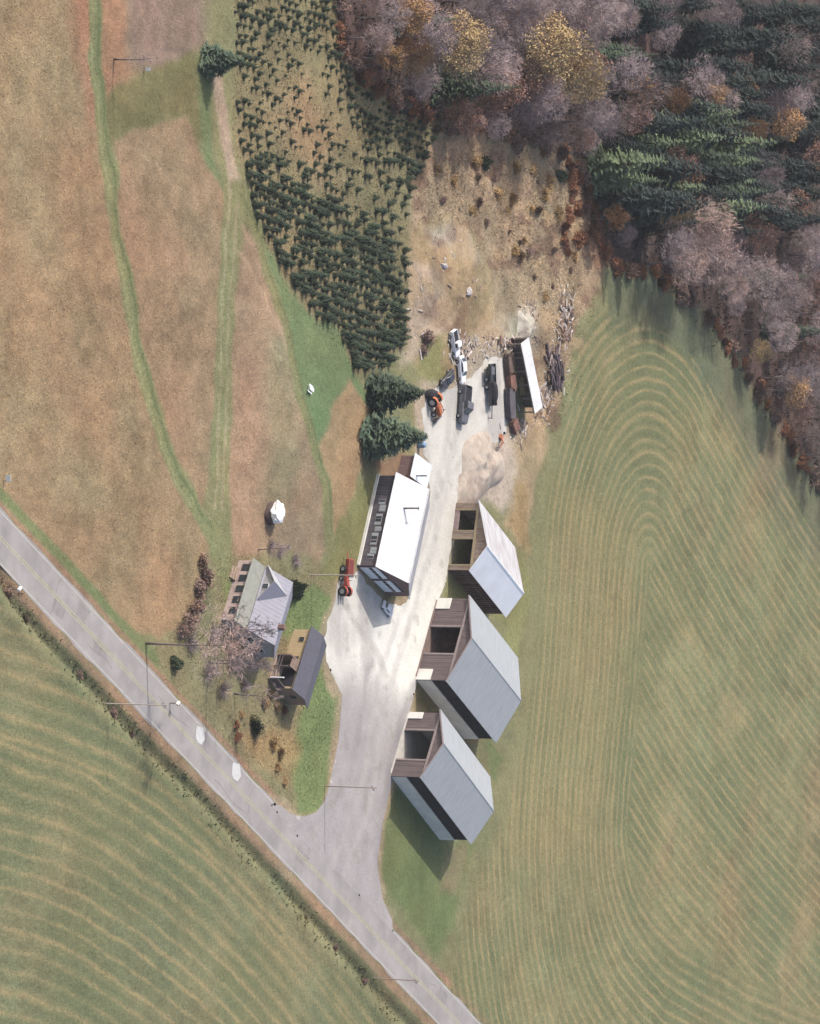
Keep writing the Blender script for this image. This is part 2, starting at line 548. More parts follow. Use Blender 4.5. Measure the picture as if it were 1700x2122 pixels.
gcol, gph, gsw = zone_colors(gx, gy)
gpx, gpy = PX(gx, gy)
dditch = dist_line(gx, gy, DITCH)
gz = -0.55 * np.exp(-(dditch / 0.75) ** 2) + 0.18 * np.exp(-((dditch - 2.0) / .9) ** 2) * (gpy > 1174 + 1.0476 * gpx + 45)
# fields roll a little, and lie level beside everything built
keep = smooth(sdf_poly(gpx, gpy, [(-100, 960), (300, 1290), (430, 1130), (690, 1130), (760, 900), (840, 690), (1120, 600), (1200, 640), (1120, 1000), (1110, 1300), (1080, 1560), (1040, 1760), (900, 1990), (1300, 2400), (700, 2400), (440, 1760), (0, 1260), (-300, 900)]), 10, 120)
gz += keep * (fbm(gx, gy, 18, 3, 81) - .5) * .5 + keep * (fbm(gx, gy, 2.2, 2, 85) - .5) * .16
scr = smooth(-sdf_poly(gpx, gpy, [(880, 300), (1180, 340), (1240, 560), (1170, 640), (1060, 600), (990, 470), (900, 450)]), 0, 40)
gz += scr * (fbm(gx, gy, 3, 3, 88) - .4) * .9
# the ground climbs behind the two big sheds and on the knoll
kn = np.exp(-(((gpx - 930) / 75) ** 2 + ((gpy - 570) / 90) ** 2))
gz += kn * 1.1
nx, ny = len(xs), len(ys)
idx = np.arange(nx * ny).reshape(nx, ny)
quads = np.stack([idx[:-1, :-1], idx[1:, :-1], idx[1:, 1:], idx[:-1, 1:]], -1).reshape(-1, 4)


def ground_material():
    m = bpy.data.materials.new('ground_soil_and_grass')
    m.use_nodes = True
    N = m.node_tree.nodes
    L = m.node_tree.links
    b = N['Principled BSDF']
    b.inputs['Roughness'].default_value = 0.95
    b.inputs['Specular IOR Level'].default_value = 0.1
    at = N.new('ShaderNodeAttribute')
    at.attribute_name = 'soil'
    ph = N.new('ShaderNodeAttribute')
    ph.attribute_name = 'mow'
    sw = N.new('ShaderNodeAttribute')
    sw.attribute_name = 'mow_weight'
    tc = N.new('ShaderNodeTexCoord')

    def noise(scale, det=5):
        n = N.new('ShaderNodeTexNoise')
        n.inputs['Scale'].default_value = scale
        n.inputs['Detail'].default_value = det
        L.new(tc.outputs['Object'], n.inputs['Vector'])
        return n.outputs['Fac']

    def math_(op, a, b_=None):
        n = N.new('ShaderNodeMath')
        n.operation = op
        for i, v in enumerate((a, b_)):
            if v is None:
                continue
            if isinstance(v, (int, float)):
                n.inputs[i].default_value = v
            else:
                L.new(v, n.inputs[i])
        return n.outputs[0]

    def rng_(v, a, b_, c, d):
        n = N.new('ShaderNodeMapRange')
        n.inputs['From Min'].default_value = a
        n.inputs['From Max'].default_value = b_
        n.inputs['To Min'].default_value = c
        n.inputs['To Max'].default_value = d
        L.new(v, n.inputs['Value'])
        return n.outputs[0]
    # swaths: a main spacing, a doubled fine one and irregular strength
    s1 = math_('SINE', math_('MULTIPLY', ph.outputs['Fac'], 2 * math.pi / 1.75))
    s2 = math_('SINE', math_('MULTIPLY', ph.outputs['Fac'], 2 * math.pi / 0.83))
    s3 = math_('SINE', math_('MULTIPLY', ph.outputs['Fac'], 2 * math.pi / 5.1))
    s = math_('ADD', math_('ADD', math_('MULTIPLY', s1, .42), math_('MULTIPLY', s2, .2)), math_('MULTIPLY', s3, .26))
    thin = math_('POWER', math_('ADD', math_('MULTIPLY', math_('SINE', math_('MULTIPLY', ph.outputs['Fac'], 2 * math.pi / 1.75)), .5), .5), 9)
    s = math_('ADD', s, math_('MULTIPLY', thin, .75))
    s = math_('MULTIPLY', s, rng_(noise(.25, 4), .3, .7, .25, 1.5))
    s = math_('MULTIPLY', s, rng_(noise(1.6, 3), .3, .7, .55, 1.3))
    s = math_('MULTIPLY', s, sw.outputs['Fac'])
    mx = N.new('ShaderNodeMix')
    mx.data_type = 'RGBA'
    mx.clamp_factor = True
    L.new(rng_(s, 0, 1.0, 0, .62), mx.inputs['Factor'])
    L.new(at.outputs['Color'], mx.inputs['A'])
    mx.inputs['B'].default_value = col4(alb(186, 166, 122))
    m2 = N.new('ShaderNodeMix')
    m2.data_type = 'RGBA'
    m2.clamp_factor = True
    L.new(rng_(s, 0, -1.0, 0, .5), m2.inputs['Factor'])
    L.new(mx.outputs['Result'], m2.inputs['A'])
    m2.inputs['B'].default_value = col4(alb(112, 118, 84))
    k = math_('MULTIPLY', rng_(noise(2.2, 6), .3, .7, .84, 1.16), rng_(noise(9, 4), .3, .7, .84, 1.16))
    vm = N.new('ShaderNodeVectorMath')
    vm.operation = 'SCALE'
    L.new(m2.outputs['Result'], vm.inputs[0])
    L.new(k, vm.inputs['Scale'])
    L.new(vm.outputs[0], b.inputs['Base Color'])
    bp = N.new('ShaderNodeBump')
    bp.inputs['Distance'].default_value = 0.12
    bp.inputs['Strength'].default_value = .9
    L.new(math_('ADD', noise(5, 8), math_('MULTIPLY', noise(1.2, 4), 1.2)), bp.inputs['Height'])
    L.new(bp.outputs[0], b.inputs['Normal'])
    return m


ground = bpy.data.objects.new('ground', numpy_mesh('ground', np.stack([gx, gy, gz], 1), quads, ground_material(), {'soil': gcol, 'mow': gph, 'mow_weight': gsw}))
ground.data.polygons.foreach_set('use_smooth', [True] * len(ground.data.polygons))
COL.objects.link(ground)
tag(ground, 'mown hayfields, brown stubble and grass verges of the farm', kind='structure')


def ground_at(X, Y):
    i = np.clip(np.searchsorted(xs, X), 1, nx - 1)
    j = np.clip(np.searchsorted(ys, Y), 1, ny - 1)
    Z = gz.reshape(nx, ny)
    fx = (X - xs[i - 1]) / (xs[i] - xs[i - 1])
    fy = (Y - ys[j - 1]) / (ys[j] - ys[j - 1])
    return Z[i - 1, j - 1] * (1 - fx) * (1 - fy) + Z[i, j - 1] * fx * (1 - fy) + Z[i - 1, j] * (1 - fx) * fy + Z[i, j] * fx * fy


def soil_at(X, Y):
    i = np.clip(np.searchsorted(xs, X), 0, nx - 1)
    j = np.clip(np.searchsorted(ys, Y), 0, ny - 1)
    return gcol.reshape(nx, ny, 3)[i, j]


# ------------------------------------------------------------------ road
asphalt = mat('old_asphalt', alb(188, 182, 179), .9, .10, .5, bump=.01, bscale=25, color2=alb(174, 168, 166), spec=.2)
a0, a1 = np.array(ROAD_L[0]), np.array(ROAD_L[1])
b0, b1 = np.array(ROAD_R[0]), np.array(ROAD_R[1])
rd = (a1 - a0) / np.linalg.norm(a1 - a0)
rn = np.array([rd[1], -rd[0]])
w0 = abs((b0 - a0) @ rn)
w1 = abs((b1 - a0) @ rn)
RW = (w0 + w1) / 2 - .35
sgn = 1 if (b0 - a0) @ rn > 0 else -1
rn = rn * sgn                       # from the left edge towards the farm


def road_pt(s, t):
    """s along the road from the left frame edge, t across it from the field side"""
    p = a0 + rd * s + rn * (t + .12)
    return p[0], p[1]


def strip(t0, t1, s0, s1, z, step=4.0, wob=0.0):
    m = MB()
    n = max(1, int((s1 - s0) / step))
    ss = np.linspace(s0, s1, n + 1)
    vs = []
    for s in ss:
        e0 = wob * (vnoise(s, 3.1, 2.5) - .5)
        e1 = wob * (vnoise(s, 77.7, 2.5) - .5)
        vs += [road_pt(s, t0 + e0) + (z,), road_pt(s, t1 + e1) + (z,)]
    m.add(vs, [(2 * i, 2 * i + 2, 2 * i + 3, 2 * i + 1) if sgn < 0 else (2 * i, 2 * i + 1, 2 * i + 3, 2 * i + 2) for i in range(n)])
    return m


road = strip(-.1, RW + .1, -400, 500, .012, 1.0, .35).build('road', asphalt)
tag(road, 'two-lane country road of bleached grey asphalt', kind='structure')
white_paint = mat('worn_white_paint', alb(208, 204, 196), .8, .12, 1.5)
yellow_paint = mat('worn_yellow_paint', alb(202, 196, 160), .8, .18, 1.5)
for nm, t0, t1, mm in (('edge_line', .12, .27, white_paint), ('edge_line', RW - .27, RW - .12, white_paint), ('centre_line', RW / 2 - .22, RW / 2 - .1, yellow_paint), ('centre_line', RW / 2 + .1, RW / 2 + .22, yellow_paint)):
    ln = strip(t0, t1, -400, 500, .016, 4.0).build(nm, mm, road)
# two pale paint patches beside the farm
for (cx, cy) in ((415, 1522), (490, 1598)):
    m = MB()
    q = []
    for dx, dy in ((-7, -18), (7, -14), (10, 10), (3, 21), (-5, 16), (-9, 6)):
        q.append(G(cx + dx, cy + dy, .017) + (.017,))
    m.add(q, [tuple(range(len(q)))])
    m.build('paint_patch', mat('fresh_white_paint', alb(236, 234, 232), .7, .1, 2), road)

# repairs in the asphalt: tar seams and darker patches
M_TAR = mat('tar_seam', alb(140, 134, 132), .8, .2, 2)
M_PATCH = mat('newer_asphalt_patch', alb(168, 162, 160), .9, .12, 1.2)
rs = random.Random(12)
for k in range(9):
    s0 = rs.uniform(2, 125)
    m = MB()
    n = 14
    lg_ = rs.uniform(3, 9)
    tt0 = rs.uniform(.8, RW - .8)
    cross = k % 3 == 0
    vs_ = []
    for i in range(n + 1):
        u = i / n
        if cross:
            p, q = road_pt(s0 + .25 * math.sin(u * 7 + k), .2 + (RW - .4) * u), road_pt(s0 + .07 + .25 * math.sin(u * 7 + k), .2 + (RW - .4) * u)
        else:
            t0 = tt0 + .22 * math.sin(u * 6 + k)
            p, q = road_pt(s0 + lg_ * u, t0), road_pt(s0 + lg_ * u, t0 + .07)
        vs_ += [p + (.0145,), q + (.0145,)]
    m.add(vs_, [(2 * i, 2 * i + 1, 2 * i + 3, 2 * i + 2) for i in range(n)])
    m.build('tar_seam', M_TAR, road)
for k in range(5):
    s0, t0 = rs.uniform(5, 120), rs.uniform(.4, RW - 2.2)
    q = [road_pt(s0 + rs.uniform(0, .3), t0), road_pt(s0 + rs.uniform(2, 4), t0 + .1), road_pt(s0 + rs.uniform(2, 4), t0 + 1.7), road_pt(s0 + .1, t0 + 1.6)]
    MB().add([p + (.0142,) for p in q], [(0, 1, 2, 3)]).build('asphalt_patch', M_PATCH, road)

# driveway and yard: one paved lane, the yard end strewn with pale sand and gravel
dpoly = [G(*p) for p in DRIVE_PX]
dx0 = min(p[0] for p in dpoly) - 1
dx1 = max(p[0] for p in dpoly) + 1
dy0 = min(p[1] for p in dpoly) - 1
dy1 = max(p[1] for p in dpoly) + 1
st = .35
ax = np.arange(dx0, dx1, st)
ay = np.arange(dy0, dy1, st)
AX, AY = np.meshgrid(ax, ay, indexing='ij')
jx = AX + (fbm(AX, AY, 3, 3, 3) - .5) * 1.6
jy = AY + (fbm(AX, AY, 3, 3, 4) - .5) * 1.6
ppx, ppy = PX(AX, AY)
straight = smooth(ppy, 1330, 1450)
sdd = sdf_poly(AX * straight + jx * (1 - straight), AY * straight + jy * (1 - straight), dpoly)
# pull the vertices nearest the rim onto it, keep cells inside
inside = sdd < .12
gxn, gyn = np.gradient(sdd, st)
gl = np.maximum(np.hypot(gxn, gyn), .3)
near = (np.abs(sdd) < st * .75)
BX = np.where(near, AX - gxn / gl * sdd / gl, AX)
BY = np.where(near, AY - gyn / gl * sdd / gl, AY)
ins = (sdd < st * .75)
cell = ins[:-1, :-1] & ins[1:, :-1] & ins[1:, 1:] & ins[:-1, 1:]
di = np.arange(AX.size).reshape(AX.shape)
dq = np.stack([di[:-1, :-1], di[1:, :-1], di[1:, 1:], di[:-1, 1:]], -1)[cell]
used = np.unique(dq)
remap = np.full(AX.size, -1)
remap[used] = np.arange(len(used))
ppx, ppy = PX(BX.ravel()[used], BY.ravel()[used])
ux, uy = BX.ravel()[used], BY.ravel()[used]
gravel = np.array(alb(236, 231, 221))
cream = np.array(alb(252, 249, 238)) * 1.1
tarc = np.array(alb(187, 181, 180))
tt = smooth(ppy + 150 * (fbm(ux, uy, 9, 3, 14) - .5), 1330, 1480)[:, None]
ccw = (np.exp(-(((ppx - 850) / 70) ** 2 + ((ppy - 1320) / 130) ** 2)) + .7 * np.exp(-(((ppx - 800) / 90) ** 2 + ((ppy - 1350) / 70) ** 2)))[:, None]
dc = gravel * (1 - tt) + tarc * tt
ccw = np.clip(ccw * 1.2 * (.6 + .8 * fbm(ux, uy, 6, 3, 15))[:, None], 0, 1)
dc = dc * (1 - ccw) + cream * ccw
wear = smooth(fbm(ux * .5, uy, 4, 3, 17), .5, .68)[:, None] * (1 - ccw) * (.55 - .25 * tt)
dc = dc * (1 - wear) + np.array(alb(186, 180, 176)) * wear
for pts, cc_, w_, k_ in (([(690, 1800), (745, 1650), (770, 1500), (790, 1380), (830, 1270), (880, 1120), (915, 980), (930, 880), (935, 810)], (206, 200, 194), 9, .5),
                         ([(715, 1815), (768, 1660), (795, 1500), (815, 1390), (850, 1285), (898, 1125), (930, 985), (950, 880), (955, 810)], (208, 202, 196), 9, .5),
                         ([(640, 1720), (725, 1620), (745, 1500), (765, 1380)], (172, 167, 166), 8, .5), ([(790, 1800), (800, 1660), (835, 1500), (858, 1420)], (160, 154, 158), 16, .6),
                         ([(765, 1380), (760, 1300), (755, 1230)], (190, 184, 178), 20, .6), ([(800, 1400), (770, 1330), (720, 1270), (705, 1230)], (196, 190, 182), 10, .6),
                         ([(960, 880), (990, 830), (1000, 770)], (204, 198, 190), 8, .5), ([(940, 980), (1000, 900), (1035, 850)], (206, 200, 190), 8, .5)):
    d_ = dist_line(ppx + 14 * (fbm(ux, uy, 5, 2, 25) - .5), ppy, chaikin(pts))
    ww = (k_ * (1 - smooth(d_, w_ * .3, w_)) * (.35 + fbm(ux, uy, 2.5, 3, 26)))[:, None]
    dc = dc * (1 - ww) + np.array(alb(*cc_)) * ww
spot = smooth(fbm(ux, uy, 1.7, 3, 27), .66, .74)[:, None] * .35
dc = dc * (1 - spot) + np.array(alb(170, 160, 150)) * spot
dc *= (1 + .3 * (fbm(ux, uy, 1.6, 4, 18) - .5))[:, None]
drive = bpy.data.objects.new('driveway', numpy_mesh('driveway', np.stack([ux, uy, np.full(len(ux), .022)], 1), remap[dq], mat('sandy_gravel', (.4, .4, .38), .95, .10, 3, attr='sand', bump=.02, bscale=6, spec=.1), {'sand': dc}))
COL.objects.link(drive)
tag(drive, 'pale gravel yard and paved driveway of the farm', kind='structure')

# ------------------------------------------------------------------ building materials
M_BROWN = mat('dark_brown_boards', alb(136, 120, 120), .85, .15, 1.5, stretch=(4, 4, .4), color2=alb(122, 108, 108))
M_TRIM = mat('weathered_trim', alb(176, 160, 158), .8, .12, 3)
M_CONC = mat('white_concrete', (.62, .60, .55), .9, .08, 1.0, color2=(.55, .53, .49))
M_DARK = mat('near_black_shade_and_goods', (.018, .017, .022), .9, .3, 2)  # near-black; paints shade on the shed flank and in the cabin doorway
M_ROOF = mat('galvanised_roof', (.245, .26, .272), .5, .09, .5, metal=.0, spec=.4, stretch=(1, 6, 1))
M_ROOFW = mat('white_roof_metal', (.56, .565, .57), .5, .08, .8, spec=.4, color2=(.50, .495, .49), stretch=(3, .5, 1))
M_ROOFC = mat('tin_roof_bleached', (.74, .74, .74), .5, .06, .6, spec=.4)
M_RUSTY = mat('rust_stained_tin_roof', alb(228, 228, 230), .6, .12, 1.6, color2=alb(204, 198, 200), stretch=(.5, 3, 1))
M_WOOD = mat('bleached_timber', alb(196, 176, 158), .9, .15, 2, color2=alb(178, 150, 128), stretch=(3, 3, .5))
M_BEAM = mat('pale_timber_beam', alb(206, 184, 150), .9, .12, 2)
M_TAN = mat('tan_board_wall', alb(226, 200, 158), .85, .08, 1.5, color2=alb(214, 190, 150), stretch=(1, 1, 5))
M_SHINGLE = mat('charcoal_shingles', alb(106, 106, 118), .9, .12, 2.5, bump=.01)
M_GREENROOF = mat('mossy_porch_roof', alb(172, 174, 164), .85, .12, 2)
M_PINK = mat('faded_pink_siding', alb(232, 208, 200), .85, .12, 2, color2=alb(212, 184, 178))
M_LAV = mat('lavender_grey_roof', alb(184, 182, 194), .7, .06, 1.2)
M_LAVW = mat('sunlit_lavender_roof', alb(206, 206, 210), .6, .06, 1.2)  # lighter copy of the house roof, sunlight put into the sunward slope
M_HWALL = mat('grey_house_boards', alb(196, 192, 194), .85, .12, 2, stretch=(1, 1, 6))
M_GLASS = mat('window_glass', (.03, .035, .045), .12, .1, 1, spec=.6)
M_PANE = mat('pale_window_pane', alb(196, 202, 208), .25, .08, 1, spec=.6)
M_SLATE = mat('grey_board_wall', alb(124, 116, 124), .9, .16, 2, color2=alb(108, 100, 108), stretch=(3, 3, .5))
M_DOOR = mat('white_painted_door', (.72, .73, .75), .6, .05, 1)
M_STEEL = mat('dark_steel_pipe', (.12, .12, .13), .5, .2, 4, metal=.5)
M_POST = mat('weathered_post', alb(150, 138, 128), .9, .2, 4)


def roof_panel(m, q, t=.07, ribs=0, rh=.018):
    """a roof slope: quad q0 (eave start) q1 (eave end) q2 (ridge end) q3 (ridge start), plus standing ribs running up it"""
    q = [Vector(p) for p in q]
    n = (q[1] - q[0]).cross(q[3] - q[0]).normalized()
    if n.z < 0:
        n = -n
    m.hexa([tuple(p - n * t) for p in q] + [tuple(p) for p in q])
    for i in range(ribs):
        u = (i + .5) / ribs
        e = q[0].lerp(q[1], u)
        r = q[3].lerp(q[2], u)
        d = (q[1] - q[0]).normalized() * .035
        m.hexa([tuple(e - d + n * .002), tuple(e + d + n * .002), tuple(r + d + n * .002), tuple(r - d + n * .002), tuple(e - d * .5 + n * rh), tuple(e + d * .5 + n * rh), tuple(r + d * .5 + n * rh), tuple(r - d * .5 + n * rh)])
    return m


def gable_roof(t, W, L, h, rise, rf, over, mats, along='y', ribs=24, skew=0, z_off=0):
    """two slopes as parts; ridge runs in y at x = rf*W (along='y') or in x at y = rf*L (along='x')"""
    parts = []
    if along == 'y':
        xr = rf * W
        k0 = rise / xr
        k1 = rise / (W - xr)
        l = [(-over, L + over, h - over * k0), (-over, -over, h - over * k0), (xr, -over, h + rise), (xr, L + over, h + rise)]
        r = [(W + over, -over, h - over * k1), (W + over, L + over, h - over * k1), (xr, L + over, h + rise), (xr, -over, h + rise)]
    else:
        yr = rf * L
        k0 = rise / yr
        k1 = rise / (L - yr)
        l = [(-over, -over, h - over * k0), (W + over, -over, h - over * k0), (W + over, yr, h + rise), (-over, yr, h + rise)]
        r = [(W + over, L + over, h - over * k1), (-over, L + over, h - over * k1), (-over, yr, h + rise), (W + over, yr, h + rise)]
    for q, mm in ((l, mats[0]), (r, mats[1])):
        m = MB()
        roof_panel(m, [(p[0], p[1], p[2] + .09 + z_off) for p in q], .07, ribs)
        parts.append(m.build('roof_slope', mm, t, skew=skew))
    m = MB()
    if along == 'y':
        m.prism([(xr - .16, -over - .01, h + rise + .05 - .1 + .09 + z_off), (xr, -over - .01, h + rise + .15 + z_off), (xr + .16, -over - .01, h + rise + .04 + z_off)], (0, L + 2 * over + .02, 0))
    else:
        m.prism([(-over - .01, yr - .16, h + rise + .04 + z_off), (-over - .01, yr, h + rise + .15 + z_off), (-over - .01, yr + .16, h + rise + .04 + z_off)], (W + 2 * over + .02, 0, 0))
    m.build('ridge_cap', mats[1], t, skew=skew)
    return parts


def vboards(m, x0, x1, y, z0, z1, th, bw=.3, axis='x', jit=.012, top=None):
    """a wall of upright boards, joints open and boards a little uneven"""
    n = max(1, int(round((x1 - x0) / bw)))
    w = (x1 - x0) / n
    for i in range(n):
        e = random.uniform(-jit, jit)
        a, b = x0 + i * w + .008, x0 + (i + 1) * w - .008
        za = zb = z1
        if top:
            za, zb = top(a), top(b)
        if axis == 'x':
            m.hexa([(a, y + e, z0), (b, y + e, z0), (b, y + th + e, z0), (a, y + th + e, z0), (a, y + e, za), (b, y + e, zb), (b, y + th + e, zb), (a, y + th + e, za)])
        else:
            m.hexa([(y + e, b, z0), (y + e, a, z0), (y + th + e, a, z0), (y + th + e, b, z0), (y + e, b, zb), (y + e, a, za), (y + th + e, a, za), (y + th + e, b, zb)])
    return m


M_FLOORP = mat('pale_gravel_floor', alb(226, 220, 210), .95, .12, 1.5)
M_EARTH0 = mat('trodden_earth_floor', alb(150, 128, 118), .95, .2, 1.5)


def big_shed(FL, ang, W, L, h, rise, o0, o1, label, white_front, ch=2.1):
    """open-fronted drive-in shed: concrete half walls, boards above, metal gable roof"""
    x, y = G(*FL)
    t = thing('drive_in_shed', label, 'shed', (x, y, 0), math.radians(ang), 'open-fronted metal-roofed sheds')
    c = .35
    for nm, bxs in (('concrete_wall', (W - c, W, .25, L, 0, ch)), ('concrete_wall', (0, c, .25, L, 0, ch)), ('concrete_wall', (c + .003, W - c - .003, L - c, L - .003, 0, ch))):
        MB().box(*bxs).build(nm, M_CONC, t)
    MB().box(c + .004, W - c - .004, -.4, L - c - .004, -.05, .05).build('floor_slab', M_FLOORP if white_front[-1][1] < .5 else M_EARTH0, t)
    # boards over the concrete, left and back; near-black right flank paints a shaded opening
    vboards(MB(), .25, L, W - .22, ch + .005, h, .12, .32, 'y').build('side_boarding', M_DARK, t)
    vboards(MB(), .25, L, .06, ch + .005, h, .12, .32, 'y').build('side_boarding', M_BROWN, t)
    vboards(MB(), .2, W - .25, L - .2, ch + .005, h, .12, .32, 'x').build('rear_boarding', M_BROWN, t)
    # front: two leaves of boarding either side of the drive-through
    z0 = .05
    for a, b in ((0, o0 * W), (o1 * W, W)):
        vboards(MB(), a, b, 0, z0, h, .10, .32, 'x').build('front_boarding', M_BROWN, t)
    for a, b in white_front:
        MB().box(a * W + .003, b * W, -.12, -.02, .02, ch * .98).build('concrete_apron', M_CONC, t)
    for a in (o0 * W, o1 * W):
        MB().box(a - .12, a + .12, -.06, .2, 0, h).build('door_post', M_TRIM, t)
    MB().box(0, W, -.10, .14, h - .16, h + .12).build('header_beam', M_TRIM, t)
    # gable boards
    tp = lambda u: h + .05 + rise * (1 - abs(u - W / 2) / (W / 2))
    vboards(MB(), .02, W - .02, .0, h + .125, 0, .09, .3, 'x', top=lambda u: max(tp(u), h + .13)).build('gable_boarding', M_BROWN, t)
    vboards(MB(), .02, W - .02, L - .12, h - .05, 0, .09, .3, 'x', top=lambda u: max(tp(u), h + .0)).build('gable_boarding', M_BROWN, t)
    for i in range(1, 4):
        MB().box(W * i / 4 - .08, W * i / 4 + .08, L * .5 - .08, L * .5 + .08, 0, tp(W * i / 4) - .1).build('inner_post', M_POST, t)
    gable_roof(t, W, L, h, rise, .5, .35, (M_ROOF, M_ROOF), 'y', 26)
    # bargeboards
    for s in (0, 1):
        m = MB()
        k = rise / (W / 2)
        xa = -.35 if s == 0 else W + .35
        za = h - .35 * k
        m.prism([(xa, -.39, za - .1), (xa, -.39, za + .075), (W / 2, -.39, h + rise + .075), (W / 2, -.39, h + rise - .12)], (0, .035, 0))
        m.build('bargeboard', M_TRIM, t)
    return t


shedA = big_shed((849, 1476), -33.5, 9.3, 16.2, 4.5, 1.75, .27, .74, 'open-fronted shed with bare pale gravel floor, standing nearest the road', [(.0, .10)])
shedB = big_shed((908, 1240), -31.0, 11.9, 15.8, 4.6, 1.9, .34, .68, 'wider open-fronted shed with two white concrete corner blocks and dark interior', [(0.0, .13), (.87, 1.0)])
# heap of earth kept in the wider shed
def mound(name, label, cat, px, rx, ry, hh, mt, n=22, rough=.25, rz=0.0, kind=None, loc=None, pk=1.0):
    x, y = loc if loc else G(*px)
    vs = []
    for j in range(n + 1):
        r = j / n
        for i in range(36):
            a = 2 * math.pi * i / 36
            e = 1 + rough * (vnoise(math.cos(a) * 2 + px[0], math.sin(a) * 2 + px[1], 1.0) - .5) * 1.5
            X = rx * r * e * math.cos(a)
            Y = ry * r * e * math.sin(a)
            z = hh * (1 - r ** pk) * (1 + rough * 1.4 * (vnoise(X + px[0], Y, 1.1) - .5)) + (.12 * hh * rough * (vnoise(X, Y + px[1], .35) - .5) if r < .95 else 0)
            vs.append((X, Y, max(z, 0) - .02))
    fs = []
    for j in range(n):
        for i in range(36):
            a = j * 36 + i
            b = j * 36 + (i + 1) % 36
            if j == 0:
                fs.append((a, a + 36, b + 36))
            else:
                fs.append((a, a + 36, b + 36, b))
    o = MB().add(vs, fs).build(name, mt, None, True)
    o.location = (x, y, .02)
    o.rotation_euler = (0, 0, rz)
    return tag(o, label, cat, kind=kind)


M_EARTH = mat('brown_earth', alb(150, 112, 96), .95, .3, 2, bump=.05, bscale=5)
M_SAW = mat('fresh_sawdust', alb(214, 200, 184), .95, .14, 1.6, bump=.05, bscale=5, color2=alb(200, 182, 166))
M_SAND = mat('pale_sand', alb(222, 214, 198), .95, .15, 1.2, bump=.1, bscale=3, color2=alb(196, 182, 164))
mound('earth_heap', 'brown earth heap inside the wider open-fronted shed', 'heap', (930, 1330), 1.9, 2.3, 1.4, M_EARTH)

# ---- shed with slatted drying wall
x, y = G(945, 1042)
sh = thing('lumber_shed', 'old timber shed with slatted dark side wall and two open bays', 'shed', (x, y, 0), math.radians(-15))
W, L, h, rise, rf, SK = 8.9, 11.4, 3.35, 2.0, .66, .27
for a, b in ((0, .10), (.42, .53), (.93, 1.0)):
    vboards(MB(), a * W, b * W, 0, 0, h, .1, .28, 'x').build('front_boarding', M_WOOD, sh, skew=SK)
vboards(MB(), .10 * W + .01, .42 * W - .01, .02, 0, .75, .08, .3, 'x').build('bay_gate', mat('pinkish_boards', alb(196, 172, 168), .9, .15, 2), sh, skew=SK)
for a in (.10, .42, .53, .93):
    MB().box(a * W - .09, a * W + .09, -.04, .16, 0, h).build('bay_post', M_BEAM, sh, skew=SK)
MB().box(0, W, -.07, .12, h - .2, h + .1).build('header_beam', M_BEAM, sh, skew=SK)
tp = lambda u: h + .04 + (rise * u / (rf * W) if u < rf * W else rise * (W - u) / (W - rf * W))
vboards(MB(), .02, W - .02, .01, h + .105, 0, .08, .28, 'x', top=lambda u: max(tp(u), h + .11)).build('gable_boarding', M_WOOD, sh, skew=SK)
vboards(MB(), .02, W - .02, L - .1, 0, 0, .08, .28, 'x', top=lambda u: tp(u)).build('rear_boarding', M_BROWN, sh, skew=SK)
vboards(MB(), .1, L - .12, 0, 0, h, .08, .3, 'y').build('side_boarding', M_WOOD, sh, skew=SK)
# the drying wall: dark lining behind, upright slats in front
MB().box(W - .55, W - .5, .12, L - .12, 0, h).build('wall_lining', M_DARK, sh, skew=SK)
M_SLAT = mat('brown_slats', alb(128, 108, 104), .9, .3, 2, rnd=.25)
ns = 21
slat = MB().box(-.05, .05, -.13, .13, 0, h - .02).mesh('slat', M_SLAT)
for i in range(ns):
    yy = .25 + (L - .5) * i / (ns - 1)
    o = inst('slat', slat, sh, (W - .06 + SK * yy + random.uniform(-.02, .02), yy, random.uniform(-.0, .02)), 0)
    o.rotation_euler = (0, random.uniform(-.01, .01), 0)
for zz in (.5, 1.7, 2.9):
    MB().box(W - .2, W - .12, .1, L - .1, zz, zz + .12).build('girt', M_BROWN, sh, skew=SK)
MB().box(.1, W - .56, L * .5, L * .5 + .1, 0, h).build('inner_partition', M_DARK, sh, skew=SK)
gable_roof(sh, W, L, h, rise, rf, .3, (M_RUSTY, M_ROOFC), 'y', 22, skew=SK)

# ---- the long barn
x, y = G(782, 985)
x2, y2 = G(741, 1171)
bang = math.atan2(y2 - y, x2 - x)
bn = thing('long_barn', 'long low barn with white metal roof and two garage doors', 'barn', (x, y, 0), bang)
W = math.hypot(x2 - x, y2 - y)
L, h, rise = 9.4, 2.8, 2.15
MB().box(-.1, W + .02, -.22, -.02, 0, .38).build('foundation_kerb', M_CONC, bn)
vboards(MB(), 0, W, 0, .05, h, .1, .3, 'x').build('front_wall', M_SLATE, bn)
vboards(MB(), .1, W - .1, L - .1, 0, h, .1, .3, 'x').build('rear_wall', M_SLATE, bn)
tpb = lambda u: h + rise * (1 - abs(u - L / 2) / (L / 2))
M_BARNEND = mat('brown_barn_boards', alb(136, 112, 110) * 1.3, .9, .15, 2, stretch=(3, 3, .5))
vboards(MB(), .1, L, 0, 0, 0, .1, .3, 'y', top=tpb).build('end_wall', M_WOOD, bn)
vboards(MB(), 0, L, W - .1, 0, 0, .1, .3, 'y', top=tpb).build('end_wall', M_BARNEND, bn)
